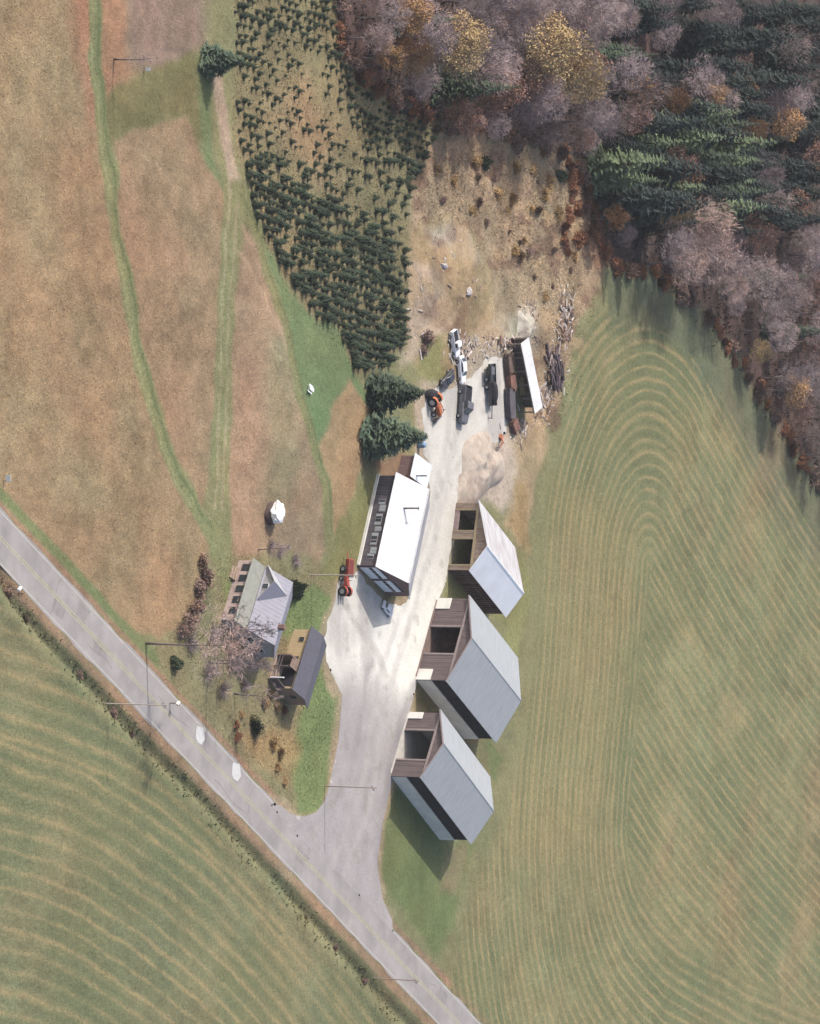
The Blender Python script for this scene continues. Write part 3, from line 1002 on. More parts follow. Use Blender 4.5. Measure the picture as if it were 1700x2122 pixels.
# windows along the front
for i, u in enumerate((.30, .37, .46, .52, .60, .68, .75, .84, .90)):
    ww = (.55, .8)[i % 2]
    z0 = 1.15 + .25 * (i % 3 == 1)
    f = MB().box(u * W - ww / 2 - .07, u * W + ww / 2 + .07, -.05, -.003 - .012, z0 - .07, z0 + .87).build('window', mat('window_frame_paint', alb(188, 180, 184), .7, .1, 2), bn)
    for s in (0, 1):
        MB().box(u * W - ww / 2 + s * ww / 2 + .02, u * W - ww / 2 + (s + 1) * ww / 2 - .02, -.075, -.055, z0, z0 + .8).build('pane', M_PANE if (i + s) % 3 else M_GLASS, f)
# battens of the far corner, a ladder-like rack of boards
for i in range(8):
    MB().box(.15 + i * .34, .29 + i * .34, -.06, -.016, .1, h - .05).build('batten', mat('dark_batten', alb(96, 88, 98), .9, .2, 2) if i == 0 else bpy.data.materials['dark_batten'], bn)
# garage doors in the end wall, each of white panels with a pane row
for d0, d1 in ((.5, 3.9), (4.5, 7.9)):
    d = MB().box(W + .02, W + .08, d0, d1, .05, 2.35).build('garage_door', M_DOOR, bn)
    for r in range(4):
        for c in range(4):
            ya = d0 + .1 + c * (d1 - d0 - .1) / 4
            yb = ya + (d1 - d0 - .1) / 4 - .1
            za = .12 + r * .56
            MB().box(W + .083, W + .105, ya, yb, za, za + .48).build('pane' if r == 2 else 'door_panel', M_GLASS if r == 2 else M_DOOR, d)
    MB().box(W + .01, W + .1, d0 - .14, d0 - .01, 0, 2.5).build('door_jamb', M_BROWN, bn)
    MB().box(W + .01, W + .1, d1 + .01, d1 + .14, 0, 2.5).build('door_jamb', M_BROWN, bn)
    MB().box(W + .01, W + .1, d0 - .14, d1 + .14, 2.51, 2.66).build('door_lintel', M_BROWN, bn)
rp = gable_roof(bn, W, L, h, rise, .5, .32, (M_ROOFW, M_RUSTY), 'x', 34)
MB().prism([(-.33, -.33, h - .05), (-.33, L / 2, h + rise + .1), (-.33, L / 2, h + rise - .1), (-.33, -.33, h - .2)], (.03, 0, 0)).build('bargeboard', M_TRIM, bn)
MB().prism([(W + .3, -.33, h - .22), (W + .3, -.33, h - .06), (W + .3, L / 2, h + rise + .08), (W + .3, L / 2, h + rise - .1)], (.03, 0, 0)).build('bargeboard', M_BARNEND, bn)
m = MB().tube([(W * .30, 1.8, h + .7), (W * .30, 1.8, h + 2.9)], .11, 10)
p = m.build('stove_pipe', M_STEEL, bn)
MB().tube([(W * .30, 1.8, h + 2.92), (W * .30, 1.8, h + 3.08)], [.24, .04], 10).build('cap', M_STEEL, p)

# ---- low white-roofed lean-to at the barn's far end
x, y = G(832, 944)
lt = thing('lean_to', 'low brown lean-to with white roof and vent pipe at the barn end', 'outbuilding', (x, y, 0), bang)
LW, LL, lh = 2.8, 3.3, 2.0
vboards(MB(), 0, LW, 0, 0, lh, .1, .3, 'x').build('front_wall', M_BARNEND, lt)
vboards(MB(), .1, LL, 0, 0, 0, .1, .3, 'y', top=lambda u: lh + .12 * u).build('end_wall', M_BARNEND, lt)
vboards(MB(), .1, LL, LW - .1, 0, 0, .1, .3, 'y', top=lambda u: lh + .12 * u).build('end_wall', M_BARNEND, lt)
vboards(MB(), .1, LW - .1, LL - .1, 0, lh + .5, .1, .3, 'x').build('rear_wall', M_BARNEND, lt)
m = MB()
roof_panel(m, [(-.25, -.3, lh + .07), (LW + .2, -.3, lh + .07), (LW + .2, LL + .2, lh + .66), (-.25, LL + .2, lh + .66)], .06, 8)
m.build('roof_slope', mat('pale_blue_roof_metal', (.52, .56, .60), .5, .08, .8), lt)
p = MB().tube([(LW * .86, .9, lh + .1), (LW * .86, .9, lh + 1.7)], .09, 10).build('vent_pipe', M_STEEL, lt)

# ---- the farmhouse
x, y = G(495, 1161)
hs = thing('farmhouse', 'grey-roofed farmhouse with enclosed front porch and pale cross gable', 'house', (x, y, 0), math.radians(-31))
HW, PD, HD = 8.0, 2.1, 6.8
ph_, pe, me_, mr = 2.0, 2.55, 2.75, 1.75
vboards(MB(), 0, HW, 0, 0, ph_, .1, .35, 'x', .004).build('porch_wall', M_PINK, hs)
for i, u in enumerate((.12, .3, .48, .66, .84)):
    w = MB().box(u * HW - .45, u * HW + .45, -.05, -.006, .75, 1.75).build('window', M_BROWN, hs)
    for s in (0, 1):
        MB().box(u * HW - .4 + s * .42, u * HW - .02 + s * .42, -.075, -.055, .8, 1.7).build('pane', M_GLASS, w)
for xx in (0, HW - .1):
    vboards(MB(), .1, PD, xx, 0, 0, .1, .35, 'y', top=lambda u: ph_ + (pe - ph_) * u / PD).build('porch_wall', M_PINK if xx == 0 else M_HWALL, hs)
m = MB()
roof_panel(m, [(-.2, -.3, ph_ + .02), (HW + .2, -.3, ph_ + .02), (HW + .2, PD - .02, pe + .1), (-.2, PD - .02, pe + .1)], .06)
m.build('porch_roof', M_GREENROOF, hs)
MB().box(.0, HW, PD, PD + .12, 0, me_).build('front_wall', M_HWALL, hs)
MB().box(.0, HW, PD + HD - .12, PD + HD, 0, me_).build('rear_wall', M_HWALL, hs)
tph = lambda v: me_ + mr * (1 - abs(v - PD - HD / 2) / (HD / 2))
for xx in (0, HW - .12):
    vboards(MB(), PD + .125, PD + HD - .125, xx, 0, 0, .12, .35, 'y', .003, top=tph).build('gable_wall', M_HWALL, hs)
for v in (4.4, 7.2):
    w = MB().box(HW + .005, HW + .05, v - .45, v + .45, .9, 2.2).build('window', M_DOOR, hs)
    MB().box(HW + .055, HW + .075, v - .38, v + .38, .97, 2.13).build('pane', M_GLASS, w)
for lo, hi, q in ((0, 1, [(-.25, PD - .3, me_ - .06), (HW + .25, PD - .3, me_ - .06), (HW + .25, PD + HD / 2, me_ + mr + .09), (-.25, PD + HD / 2, me_ + mr + .09)]),
                  (1, 2, [(HW + .25, PD + HD + .3, me_ - .06), (-.25, PD + HD + .3, me_ - .06), (-.25, PD + HD / 2, me_ + mr + .09), (HW + .25, PD + HD / 2, me_ + mr + .09)])):
    m = MB()
    roof_panel(m, q, .08, 16)
    m.build('roof_slope', M_LAV, hs)
# cross gable, its own ridge running back
cx0, cx1, cz, cr = -.35, 4.0, 2.95, 1.5
cxm = 1.75
MB().prism([(cx0 + .1, PD - .06, pe - .2), (cx1 - .1, PD - .06, pe - .2), (cx1 - .1, PD - .06, cz), (cxm, PD - .06, cz + cr - .05), (cx0 + .1, PD - .06, cz)], (0, .12, 0)).build('cross_gable_wall', M_HWALL, hs)
w = MB().box(1.9, 2.7, PD - .11, PD - .065, 2.85, 3.7).build('window', M_DOOR, hs)
MB().box(1.96, 2.64, PD - .135, PD - .115, 2.9, 3.65).build('pane', M_GLASS, w)
for xa, mm in ((cx0 - .1, M_LAVW), (cx1 + .1, M_LAV)):
    q = [(xa, PD - .35, cz), (xa, PD + .5, cz), (cxm, PD + HD / 2 + .05, cz + cr + .03), (cxm, PD - .35, cz + cr + .03)]
    MB().hexa([(p[0], p[1], p[2] - .07) for p in q] + q).build('roof_slope', mm, hs)
for k in range(3):
    MB().box(1.2, 2.8, -.35 - .32 * k, -.07 - .32 * k + .03, 0, .45 - .15 * k).build('step', M_WOOD, hs)
ck = MB().box(5.6, 6.1, PD + HD / 2 - .3, PD + HD / 2 + .25, me_ + mr - .3, me_ + mr + .75).build('chimney', mat('old_brick', alb(150, 118, 108), .9, .25, 6), hs)

# ---- tan cabin with the charcoal roof
x, y = G(609, 1304)
cb = thing('cabin', 'tan-walled cabin with dark charcoal roof and open brown porch', 'house', (x, y, 0), math.radians(-33))
CW, CD, chh, crs = 8.2, 3.9, 2.5, .5
vboards(MB(), 0, CW, 0, 0, chh, .1, .4, 'x', .003).build('front_wall', M_TAN, cb)
vboards(MB(), .1, CW - .1, CD - .1, 0, chh, .1, .4, 'x', .003).build('rear_wall', M_TAN, cb)
M_CEND = mat('shaded_tan_cabin_end', alb(176, 150, 132), .9, .15, 2, stretch=(1, 1, 5))  # shade of this end put into a browner copy of the tan wall
vboards(MB(), .1, CD, 0, 0, 0, .1, .4, 'y', .003, top=lambda u: chh + crs * (1 - abs(u - CD / 2) / (CD / 2))).build('end_wall', M_TAN, cb)
vboards(MB(), .1, CD, CW - .1, 0, 0, .1, .4, 'y', .003, top=lambda u: chh + crs * (1 - abs(u - CD / 2) / (CD / 2))).build('end_wall', M_CEND, cb)
for u, z0 in ((1.4, 1.2), (4.1, 1.25)):
    w = MB().box(u - .36, u + .36, -.05, -.005, z0 - .06, z0 + .72).build('window', M_TAN, cb)
    MB().box(u - .3, u + .3, -.075, -.055, z0, z0 + .66).build('pane', M_GLASS, w)
w = MB().box(CW + .005, CW + .05, 1.6, 2.4, 1.1, 1.9).build('window', M_BROWN, cb)
MB().box(CW + .055, CW + .075, 1.66, 2.34, 1.16, 1.84).build('pane', M_GLASS, w)
gable_roof(cb, CW, CD, chh, crs, .5, .3, (M_SHINGLE, M_SHINGLE), 'x', 0)
# porch
MB().box(4.7, 8.2, -2.3, -.02, 0, .3).build('porch_deck', M_WOOD, cb)
vboards(MB(), -2.2, -.03, 4.7, .3, 2.1, .1, .3, 'y').build('porch_side_wall', mat('rust_brown_boards', alb(150, 118, 104), .9, .2, 2), cb)
vboards(MB(), -2.2, -.03, 8.1, .3, 1.3, .1, .3, 'y').build('porch_side_wall', M_BROWN, cb)
for u in (4.9, 6.4, 8.0):
    MB().box(u - .06, u + .06, -2.25, -2.13, .3, 2.15).build('porch_post', M_DOOR if u > 7 else M_BROWN, cb)
m = MB()
roof_panel(m, [(4.5, -1.5, 2.0), (6.0, -1.5, 2.0), (6.0, -.03, 2.32), (4.5, -.03, 2.32)], .06)
m.build('porch_roof', mat('rusty_porch_roof', alb(150, 128, 116), .9, .2, 2), cb)
MB().box(5.4, 7.9, -.04, -.012, .3, 2.1).build('doorway_shade_panel', M_DARK, cb)  # near-black panel puts the shade of the porch interior into colour
for zz in (.7, 1.1):
    MB().box(4.85, 8.05, -2.22, -2.16, zz, zz + .07).build('rail', M_BROWN, cb)

# ------------------------------------------------------------------ trees
M_BARK = mat('grey_bark', alb(150, 134, 130), .95, .25, 3)
M_TWIG = mat('bare_twigs', alb(186, 168, 172), .95, .2, .8, rnd=.28, color2=alb(190, 168, 164))
M_TWIG2 = mat('pale_twigs', alb(208, 184, 176), .95, .2, .8, rnd=.12, color2=alb(202, 168, 156))
M_ORANGE = mat('orange_leaves', alb(222, 178, 124), .9, .25, 1.2, rnd=.15, color2=alb(204, 156, 114))
M_YELLOW = mat('yellow_leaves', alb(226, 198, 144), .9, .25, 1.0, rnd=.12, color2=alb(210, 174, 128))
M_RUSSET = mat('russet_leaves', alb(190, 144, 120), .9, .25, 1.2, rnd=.2, color2=alb(168, 130, 116))
M_NEEDLE = mat('spruce_needles', alb(84, 102, 84), .8, .4, 1.2, rnd=.22, color2=alb(112, 128, 98))
M_NEEDLED = mat('hemlock_needles', alb(46, 58, 56), .8, .4, 1.2, rnd=.25, color2=alb(66, 80, 74))
M_NEEDLE2 = mat('little_spruce_needles', alb(76, 92, 74), .85, .35, 3, rnd=.3, color2=alb(100, 112, 84))
M_NEEDLE3 = mat('pine_needles_light', alb(144, 160, 118), .8, .35, 1.0, rnd=.2, color2=alb(116, 136, 102))


def rvec(r=random):
    z = r.uniform(-1, 1)
    a = r.uniform(0, 2 * math.pi)
    s = math.sqrt(1 - z * z)
    return Vector((s * math.cos(a), s * math.sin(a), z))


def deciduous(seed, H, spread, leaf=0, lsz=.22, twigs=11, limbs=10, trunk_h=.32, tw=.035, leaf_mat=None, twig_mat=None, lean=0.0, shell=0, shw=.028, r0f=.015):
    r = random.Random(seed)
    tr = MB()
    cr = MB()
    lv = MB()
    r0 = H * r0f
    lx, ly = lean * H, r.uniform(-.02, .02) * H
    axis = lambda t: Vector((lx * t + .03 * H * math.sin(3 * t + seed), ly * t + .02 * H * math.sin(2.3 * t + seed * 2), H * .9 * t))
    tr.tube([axis(t) for t in (0, .15, .35, .55, .75, 1)], [r0 * 1.35, r0, r0 * .8, r0 * .55, r0 * .3, r0 * .08], 6)
    for i in range(limbs):
        t = trunk_h + (1 - trunk_h) * (i + r.random() * .6) / limbs * .97
        b = axis(t)
        a = i * 2.4 + r.uniform(-.5, .5)
        u = (t - trunk_h) / (1 - trunk_h)
        ln = spread * (1.0 - .62 * u) * r.uniform(.75, 1.15)
        el = math.radians(25 + 45 * u + r.uniform(-10, 12))
        d = Vector((math.cos(a) * math.cos(el), math.sin(a) * math.cos(el), math.sin(el)))
        pts = [b]
        dd = d.copy()
        for k in range(3):
            dd = (dd + Vector((0, 0, .16)) + rvec(r) * .22).normalized()
            pts.append(pts[-1] + dd * ln / 3)
        rr = r0 * .42 * (1 - .5 * u)
        tr.tube(pts, [rr, rr * .75, rr * .5, rr * .15], 4, False)
        for k in range(6):
            s = .25 + .75 * (k + r.random()) / 6
            j = min(int(s * 3), 2)
            p = pts[j].lerp(pts[j + 1], s * 3 - j)
            sd_ = (dd * .5 + rvec(r) * .9 + Vector((0, 0, .25))).normalized()
            sl_ = ln * .42 * r.uniform(.6, 1.2)
            q = p + sd_ * sl_
            tr.tube([p, p.lerp(q, .55) + rvec(r) * .08, q], [rr * .4, rr * .25, .008], 3, False)
            for n in range(twigs):
                w = r.random()
                c = p.lerp(q, w)
                td = (sd_ * .6 + rvec(r)).normalized()
                tl = r.uniform(.45, 1.1) * H / 12
                e = c + td * tl
                o = td.orthogonal().normalized() * tw * r.uniform(.6, 1.2)
                cr.add([c - o, c + o, e], [(0, 1, 2)])
                for l in range(leaf if leaf >= 1 else (1 if r.random() < leaf else 0)):
                    g = c + td * tl * r.uniform(.3, 1.1) + rvec(r) * .22
                    n1 = rvec(r) * lsz * r.uniform(.6, 1.2)
                    n2 = n1.orthogonal().normalized() * n1.length * r.uniform(.5, .9)
                    lv.add([g - n1, g + n2, g + n1, g - n2], [(0, 1, 2, 3)])
    # rounded outline of fine outer twigs, in clumps
    lobes = []
    for k in range(9):
        a = k * 2.4 + r.uniform(-.3, .3)
        u = (k + .5) / 9
        rr = spread * .55 * math.sqrt(max(0, 1 - (u * 1.7 - .7) ** 2)) if k < 8 else 0
        lobes.append((Vector((lx * .6 + rr * math.cos(a), rr * math.sin(a), H * (.5 + .36 * u))), spread * r.uniform(.36, .52)))
    for k in range(shell):
        c0, rad = lobes[k % 9]
        d = rvec(r)
        d.z = d.z * .8 + .12
        c = c0 + d * rad * r.uniform(.55, 1.0)
        td = (d + rvec(r) * .7 + Vector((0, 0, .3))).normalized()
        e = c + td * r.uniform(.35, .8)
        o = td.orthogonal().normalized() * shw
        if leaf >= 1:
            n1 = rvec(r) * lsz * r.uniform(.55, 1.1)
            n2 = n1.orthogonal().normalized() * n1.length * r.uniform(.5, .9)
            lv.add([c - n1, c + n2, c + n1, c - n2], [(0, 1, 2, 3)])
        else:
            cr.add([c - o, c + o, e], [(0, 1, 2)])
    tm = tr.mesh('trunk', M_BARK, True)
    cm = cr.mesh('twigs', twig_mat or M_TWIG)
    lm = lv.mesh('foliage', leaf_mat) if lv.v else None
    return tm, cm, lm


def conifer(seed, H, R, levels, per, mt, bare=.06, frond=3, droop=.25, shape=1.0):
    r = random.Random(seed)
    tr = MB().tube([(0, 0, 0), (0, 0, H * .5), (0, 0, H * .97)], [H * .016, H * .011, .01], 6)
    cr = MB()
    for i in range(levels):
        t = bare + (1 - bare) * i / levels
        z = H * t
        rad = R * (1 - t) ** shape * r.uniform(.88, 1.1) + .04 * R
        n = max(4, int(per * (.45 + .55 * (1 - t))))
        a0_ = r.uniform(0, 6.28)
        for k in range(n):
            a = a0_ + 2 * math.pi * (k + r.uniform(-.3, .3)) / n
            ln = rad * r.uniform(.72, 1.12)
            d = Vector((math.cos(a), math.sin(a), 0))
            s = Vector((-math.sin(a), math.cos(a), 0))
            dz = -droop * ln + r.uniform(-.06, .06) * H / levels
            b = Vector((0, 0, z + H / levels * r.uniform(-.3, .3)))
            tip = b + d * ln + Vector((0, 0, dz))
            wd = ln * .30 + .06 * R
            midp = b + d * ln * .55 + Vector((0, 0, dz * .35 + ln * .07))
            cr.add([b, midp + s * wd * .55, tip, midp - s * wd * .55], [(0, 1, 2), (0, 2, 3)])
            for q in range(frond):
                u = r.uniform(.3, .95)
                sd_ = 1 if q % 2 else -1
                c = b.lerp(tip, u) + Vector((0, 0, ln * .05))
                e = c + (d * .55 + s * sd_ * .8 + Vector((0, 0, r.uniform(-.45, .1)))).normalized() * ln * .38 * r.uniform(.7, 1.2)
                f = c + d * ln * .16 + Vector((0, 0, -.05 * ln))
                cr.add([c, e, f], [(0, 1, 2)])
    cr.add([(0.04 * R, 0, H * .93), (-.03 * R, .04 * R, H * .93), (0, -.04 * R, H * .93), (0, 0, H)], [(0, 1, 3), (1, 2, 3), (2, 0, 3)])
    return tr.mesh('trunk', M_BARK, True), cr.mesh('crown', mt)


def plant_tree(name, label, cat, group, meshes, px, sc=1.0, rz=None, xy=None):
    X, Y = xy if xy else G(*px)
    z = float(ground_at(np.array([X]), np.array([Y]))[0])
    t = thing(name, label, cat, (X, Y, z - .03), random.uniform(0, 6.28) if rz is None else rz, group)
    t.scale = (sc, sc, sc * random.uniform(.94, 1.08))
    inst('trunk', meshes[0], t)
    if len(meshes) == 2:
        inst('crown', meshes[1], t)
    else:
        c = inst('crown', meshes[1], t)
        if meshes[2]:
            inst('leaves', meshes[2], c)
    return t


BARE = [deciduous(11 + i, 11.5, 4.3, 0, twigs=9, tw=.04, shell=2100, shw=.025) for i in range(4)]
BARE_L = [deciduous(21 + i, 11, 4.2, .3, .15, twigs=9, tw=.04, shell=2300, leaf_mat=M_RUSSET) for i in range(3)]
PALE = [deciduous(31 + i, 11, 4.9, .2, .13, twigs=10, tw=.04, shell=3600, leaf_mat=M_TWIG2, twig_mat=M_TWIG2) for i in range(2)]
ORANGE = [deciduous(41 + i, 10.5, 3.6, 1, .15, twigs=8, shell=3300, leaf_mat=M_ORANGE) for i in range(2)]
YELLOW = [deciduous(51 + i, 12, 4.8, 1, .15, twigs=8, shell=4200, leaf_mat=M_YELLOW) for i in range(2)]
RUSSET = [deciduous(61 + i, 10.5, 4.0, 1, .17, twigs=8, shell=1700, leaf_mat=M_RUSSET) for i in range(2)]
SPRUCE = [conifer(71 + i, 12.5, 2.9, 22, 13, M_NEEDLE, frond=4) for i in range(3)]
DARKC = [conifer(91 + i, 13, 3.0 + .4 * i, 20, 12, M_NEEDLED, frond=4, droop=.35, shape=.75) for i in range(3)]
PINE = [conifer(81 + i, 12.5, 3.2, 18, 11, M_NEEDLE3, frond=5, droop=.12, shape=.8) for i in range(2)]

# --- explicit, easily picked trees of the wood: (crown px, scale, kind)
named = [
    ((1185, 158), 1.15, YELLOW, 'broad tan-yellow tree at the middle of the wood front'),
    ((1120, 102), 1.05, YELLOW, 'second tan-yellow tree behind the broad yellow one in the wood'),
    ((940, 96), .95, YELLOW, 'small yellow tree standing among grey bare trees'),
    ((1325, 192), .8, ORANGE, None), ((1392, 212), .75, ORANGE, None), ((1545, 188), .6, ORANGE, None),
    ((1558, 268), .7, ORANGE, 'lone bright orange tree surrounded by dark bare trees'),
    ((1392, 436), .75, YELLOW, 'golden tree between dark spruces and the pale bare trees'),
    ((1272, 452), .62, ORANGE, 'small orange tree at the foot of the dark spruces'),
    ((1602, 648), .55, ORANGE, None), ((1572, 728), .45, YELLOW, None), ((1648, 812), .8, ORANGE, None),
    ((1652, 850), .6, RUSSET, None), ((1310, 248), .8, RUSSET, None), ((1425, 372), .6, ORANGE, None),
    ((1450, 470), 1.0, PALE, None), ((1470, 525), 1.1, PALE, None), ((1410, 545), .8, PALE, None), ((1500, 590), .75, PALE, None),
    ((1240, 108), .85, SPRUCE, None), ((1285, 120), .8, SPRUCE, None), ((1618, 575), .62, SPRUCE, 'single dark spruce standing among grey bare trees'),
    ((985, 165), .62, SPRUCE, None), ((900, 160), .5, SPRUCE, None),
]
HT = {id(DARKC): 13, id(YELLOW): 12, id(ORANGE): 10.5, id(RUSSET): 10.5, id(PALE): 11, id(SPRUCE): 12.5, id(PINE): 12.5}
CFR = {id(DARKC): .4, id(SPRUCE): .4, id(PINE): .45}
KIND = {id(YELLOW): ('yellow_tree', 'yellow-leaved tree in the wood', 'yellow trees of the wood'),
        id(ORANGE): ('orange_tree', 'orange-leaved tree in the wood', 'orange trees of the wood'),
        id(RUSSET): ('russet_tree', 'russet tree keeping some brown leaves in the wood', 'russet trees of the wood'),
        id(PALE): ('pale_bare_tree', 'pale pinkish-grey bare tree at the top of the hayfield', 'pale bare trees at the hayfield'),
        id(SPRUCE): ('spruce_tree', 'mid-green spruce in the wood', 'dark spruces of the wood'),
        id(DARKC): ('hemlock_tree', 'blackish-green conifer of the dark stand at the top of the wood', 'blackish conifers of the dark stand'),
        id(PINE): ('pine_tree', 'light green conifer in the wood', 'light green conifers of the wood'),
        id(BARE): ('bare_tree', 'bare grey-brown leafless tree in the wood', 'bare trees of the wood'),
        id(BARE_L): ('thin_leaved_tree', 'bare purple-brown tree with a few withered leaves', 'thin-leaved trees of the wood')}
taken = []
for (cx, cy), s, kind, lab in named:
    Hh = HT[id(kind)] * s
    bx = cx - CFR.get(id(kind), .6) * Hh * .887 * 15.3
    nm, dl_, gr = KIND[id(kind)]
    taken.append((bx, cy))
    plant_tree(nm, lab or dl_, 'tree', None if lab else gr, random.choice(kind), (bx, cy), s)
# --- the rest of the wood
SPR = [(1195, 335), (1240, 250), (1420, 215), (1500, 300), (1470, 420), (1400, 470), (1262, 488), (1212, 420)]
DARKTOP = [(1180, -40), (1800, -40), (1800, 420), (1600, 480), (1500, 520), (1440, 500), (1440, 300), (1340, 210), (1215, 150)]
EDGE = FOREST[1:16]
cand = 0
r2 = random.Random(5)
while cand < 9000 and len(taken) < 300:
    cand += 1
    bx, by = r2.uniform(690, 1720), r2.uniform(-40, 1020)
    s = float(sdf_poly(np.array([bx]), np.array([by]), FOREST)[0])
    if s > -6:
        continue
    insp = sdf_poly(np.array([bx]), np.array([by]), SPR)[0] < 0
    dark = sdf_poly(np.array([bx]), np.array([by]), DARKTOP)[0] < 0
    md = 29 if insp else 29
    if any(((bx - p[0]) / .62) ** 2 + (by - p[1]) ** 2 < md * md for p in taken):
        continue
    u = r2.random()
    if insp:
        kind = PINE if u < .42 else (SPRUCE if u < .66 else (DARKC if u < .93 else RUSSET))
    elif dark:
        kind = DARKC if u < .62 else (BARE if u < .86 else (RUSSET if u < .93 else ORANGE))
    else:
        kind = BARE if u < .55 else (BARE_L if u < .84 else (RUSSET if u < .95 else (ORANGE if u < .97 else SPRUCE)))
    sc = r2.uniform(.62, .95) if s < -40 else r2.uniform(.4, .7)
    if insp:
        sc = r2.uniform(.65, 1.05)
    taken.append((bx, by))
    nm, dl_, gr = KIND[id(kind)]
    plant_tree(nm, dl_, 'tree', gr, r2.choice(kind), (bx, by), sc)


# --- shrubs
def shrub(seed, H, R, n, mt, leaf=True):
    r = random.Random(seed)
    m = MB()
    lobes = [(R * .62 * math.sqrt(r.random()), r.uniform(0, 6.28), R * r.uniform(.28, .6), H * r.uniform(.5, 1.0)) for k in range(6)]
    for i in range(n):
        lr, la, ls, lh_ = lobes[i % 6]
        a = r.uniform(0, 6.28)
        rr = ls * math.sqrt(r.random()) * r.uniform(.8, 1.25)
        c = Vector((lr * math.cos(la) + rr * math.cos(a), lr * math.sin(la) + rr * math.sin(a), lh_ * max(.15, 1 - (rr / ls) ** 2 * .55) * r.uniform(.2, 1.05)))
        if leaf:
            n1 = rvec(r) * r.uniform(.06, .16) * (H / 1.5) ** .5
            n2 = n1.orthogonal().normalized() * n1.length * .7
            m.add([c - n1, c + n2, c + n1, c - n2], [(0, 1, 2, 3)])
        b = Vector((c.x * .35, c.y * .35, 0)) if leaf else Vector((c.x * r.uniform(.2, .75), c.y * r.uniform(.2, .75), c.z * r.uniform(0, .5)))
        if i % 2 == 0 or not leaf:
            o = Vector((.012, .012, 0)) if leaf else Vector((.03 * math.cos(a), .03 * math.sin(a), 0))
            m.add([b - o, b + o, c], [(0, 1, 2)])
    return m.mesh('shrub', mt)


M_BRUSH = mat('purple_brown_brush', alb(164, 136, 126), .95, .25, 2, rnd=.2, color2=alb(184, 150, 126))
M_RBRUSH = mat('rust_red_brush', alb(188, 130, 94), .95, .25, 2, rnd=.2, color2=alb(160, 116, 98))
M_GBRUSH = mat('dark_green_bush', alb(92, 106, 82), .9, .3, 2, rnd=.15, color2=alb(96, 106, 80))
M_YBRUSH = mat('straw_yellow_brush', alb(222, 186, 130), .95, .25, 2, rnd=.15, color2=alb(166, 128, 92))
BR = [shrub(100 + i, 1.9, 1.7, 900, M_BRUSH) for i in range(3)]
RB = [shrub(110 + i, 1.6, 1.4, 800, M_RBRUSH) for i in range(3)]
GB = [shrub(120 + i, 1.8, 1.4, 1300, M_GBRUSH) for i in range(2)]
YB = [shrub(130 + i, 1.3, 1.3, 700, M_YBRUSH) for i in range(2)]
BARESH = [shrub(140 + i, 2.4, 2.3, 420, M_TWIG, False) for i in range(2)]


def put_shrub(me, px, sc, label, group, name='shrub', xy=None):
    X, Y = xy if xy else G(*px)
    z = float(ground_at(np.array([X]), np.array([Y]))[0])
    o = inst(name, me, None, (X, Y, z - .03), random.uniform(0, 6.28), (sc * random.uniform(.85, 1.2), sc * random.uniform(.85, 1.2), sc * random.uniform(.8, 1.15)))
    return tag(o, label, 'shrub', group)


# edge of the wood
ed = [np.array(p, float) for p in FOREST[0:16]]
for a, b in zip(ed[:-1], ed[1:]):
    n = max(2, int(np.linalg.norm(b - a) / 17))
    for i in range(n):
        p = a + (b - a) * (i + random.random()) / n + np.array([random.uniform(-3, 9), random.uniform(-8, 8)])
        if random.random() < .55:
            put_shrub(random.choice(RB), p, random.uniform(.6, 1.1), 'rust-red brush fringing the edge of the wood', 'red brush along the wood edge', 'edge_shrub')
        else:
            put_shrub(random.choice(BR), p, random.uniform(.6, 1.15), 'purple-brown brush fringing the edge of the wood', 'brown brush along the wood edge', 'edge_shrub')
for i in range(26):
    put_shrub(random.choice(RB), (random.uniform(1165, 1232), random.uniform(330, 520)), random.uniform(.5, .9), 'rust-red brush fringing the edge of the wood', 'red brush along the wood edge', 'edge_shrub')
# scrub below the wood
SCRUB = [(900, 300), (1000, 285), (1170, 335), (1225, 480), (1240, 560), (1190, 660), (1130, 640), (1060, 620), (1030, 560), (990, 470), (920, 440), (860, 440)]
k = 0
while k < 34:
    p = (random.uniform(850, 1240), random.uniform(280, 660))
    if sdf_poly(np.array([p[0]]), np.array([p[1]]), SCRUB)[0] < -4:
        k += 1
        if random.random() < .5:
            put_shrub(random.choice(BR), p, random.uniform(.3, .7), 'low purple-brown bush in the scrub under the wood', 'brown scrub bushes', 'scrub_bush')
        else:
            put_shrub(random.choice(YB), p, random.uniform(.5, .9), 'low straw-coloured bush in the scrub under the wood', 'straw scrub bushes', 'scrub_bush')
for p in ((1000, 340), (1160, 362)):
    put_shrub(GB[0], p, .8, 'small green bush in the brown scrub', 'green bushes in the scrub', 'scrub_bush')
# ditch and hedges
for p, s in (((60, 1282), .6), ((170, 1400), .5), ((240, 1480), .6), ((280, 1520), .6), ((20, 1225), .7), ((700, 1965), .5), ((760, 2035), .6), ((640, 1900), .4)):
    put_shrub(BR[0], p, s * .7, 'brown weed clump in the roadside ditch', 'weed clumps in the ditch', 'ditch_shrub')
for p, s in (((415, 1165), .7), ((422, 1195), .8), ((408, 1225), .8), ((398, 1255), .9), ((388, 1290), .9), ((376, 1310), .8)):
    put_shrub(random.choice(BR), p, s, 'purple-brown brush along the stubble field beside the farmhouse', 'brush by the farmhouse', 'hedge_shrub')
for p, s in (((392, 1330), 1.), ((440, 1318), .9), ((430, 1395), .9), ((480, 1370), 1.), ((520, 1372), .9), ((460, 1430), .9), ((528, 1320), .8), ((506, 1420), .7), ((560, 1130), .6), ((580, 1145), .5), ((610, 1165), .6), ((545, 1345), .7)):
    put_shrub(random.choice(BARESH), p, s, 'leafless grey bush in the farmhouse yard', 'leafless yard bushes', 'bare_shrub')
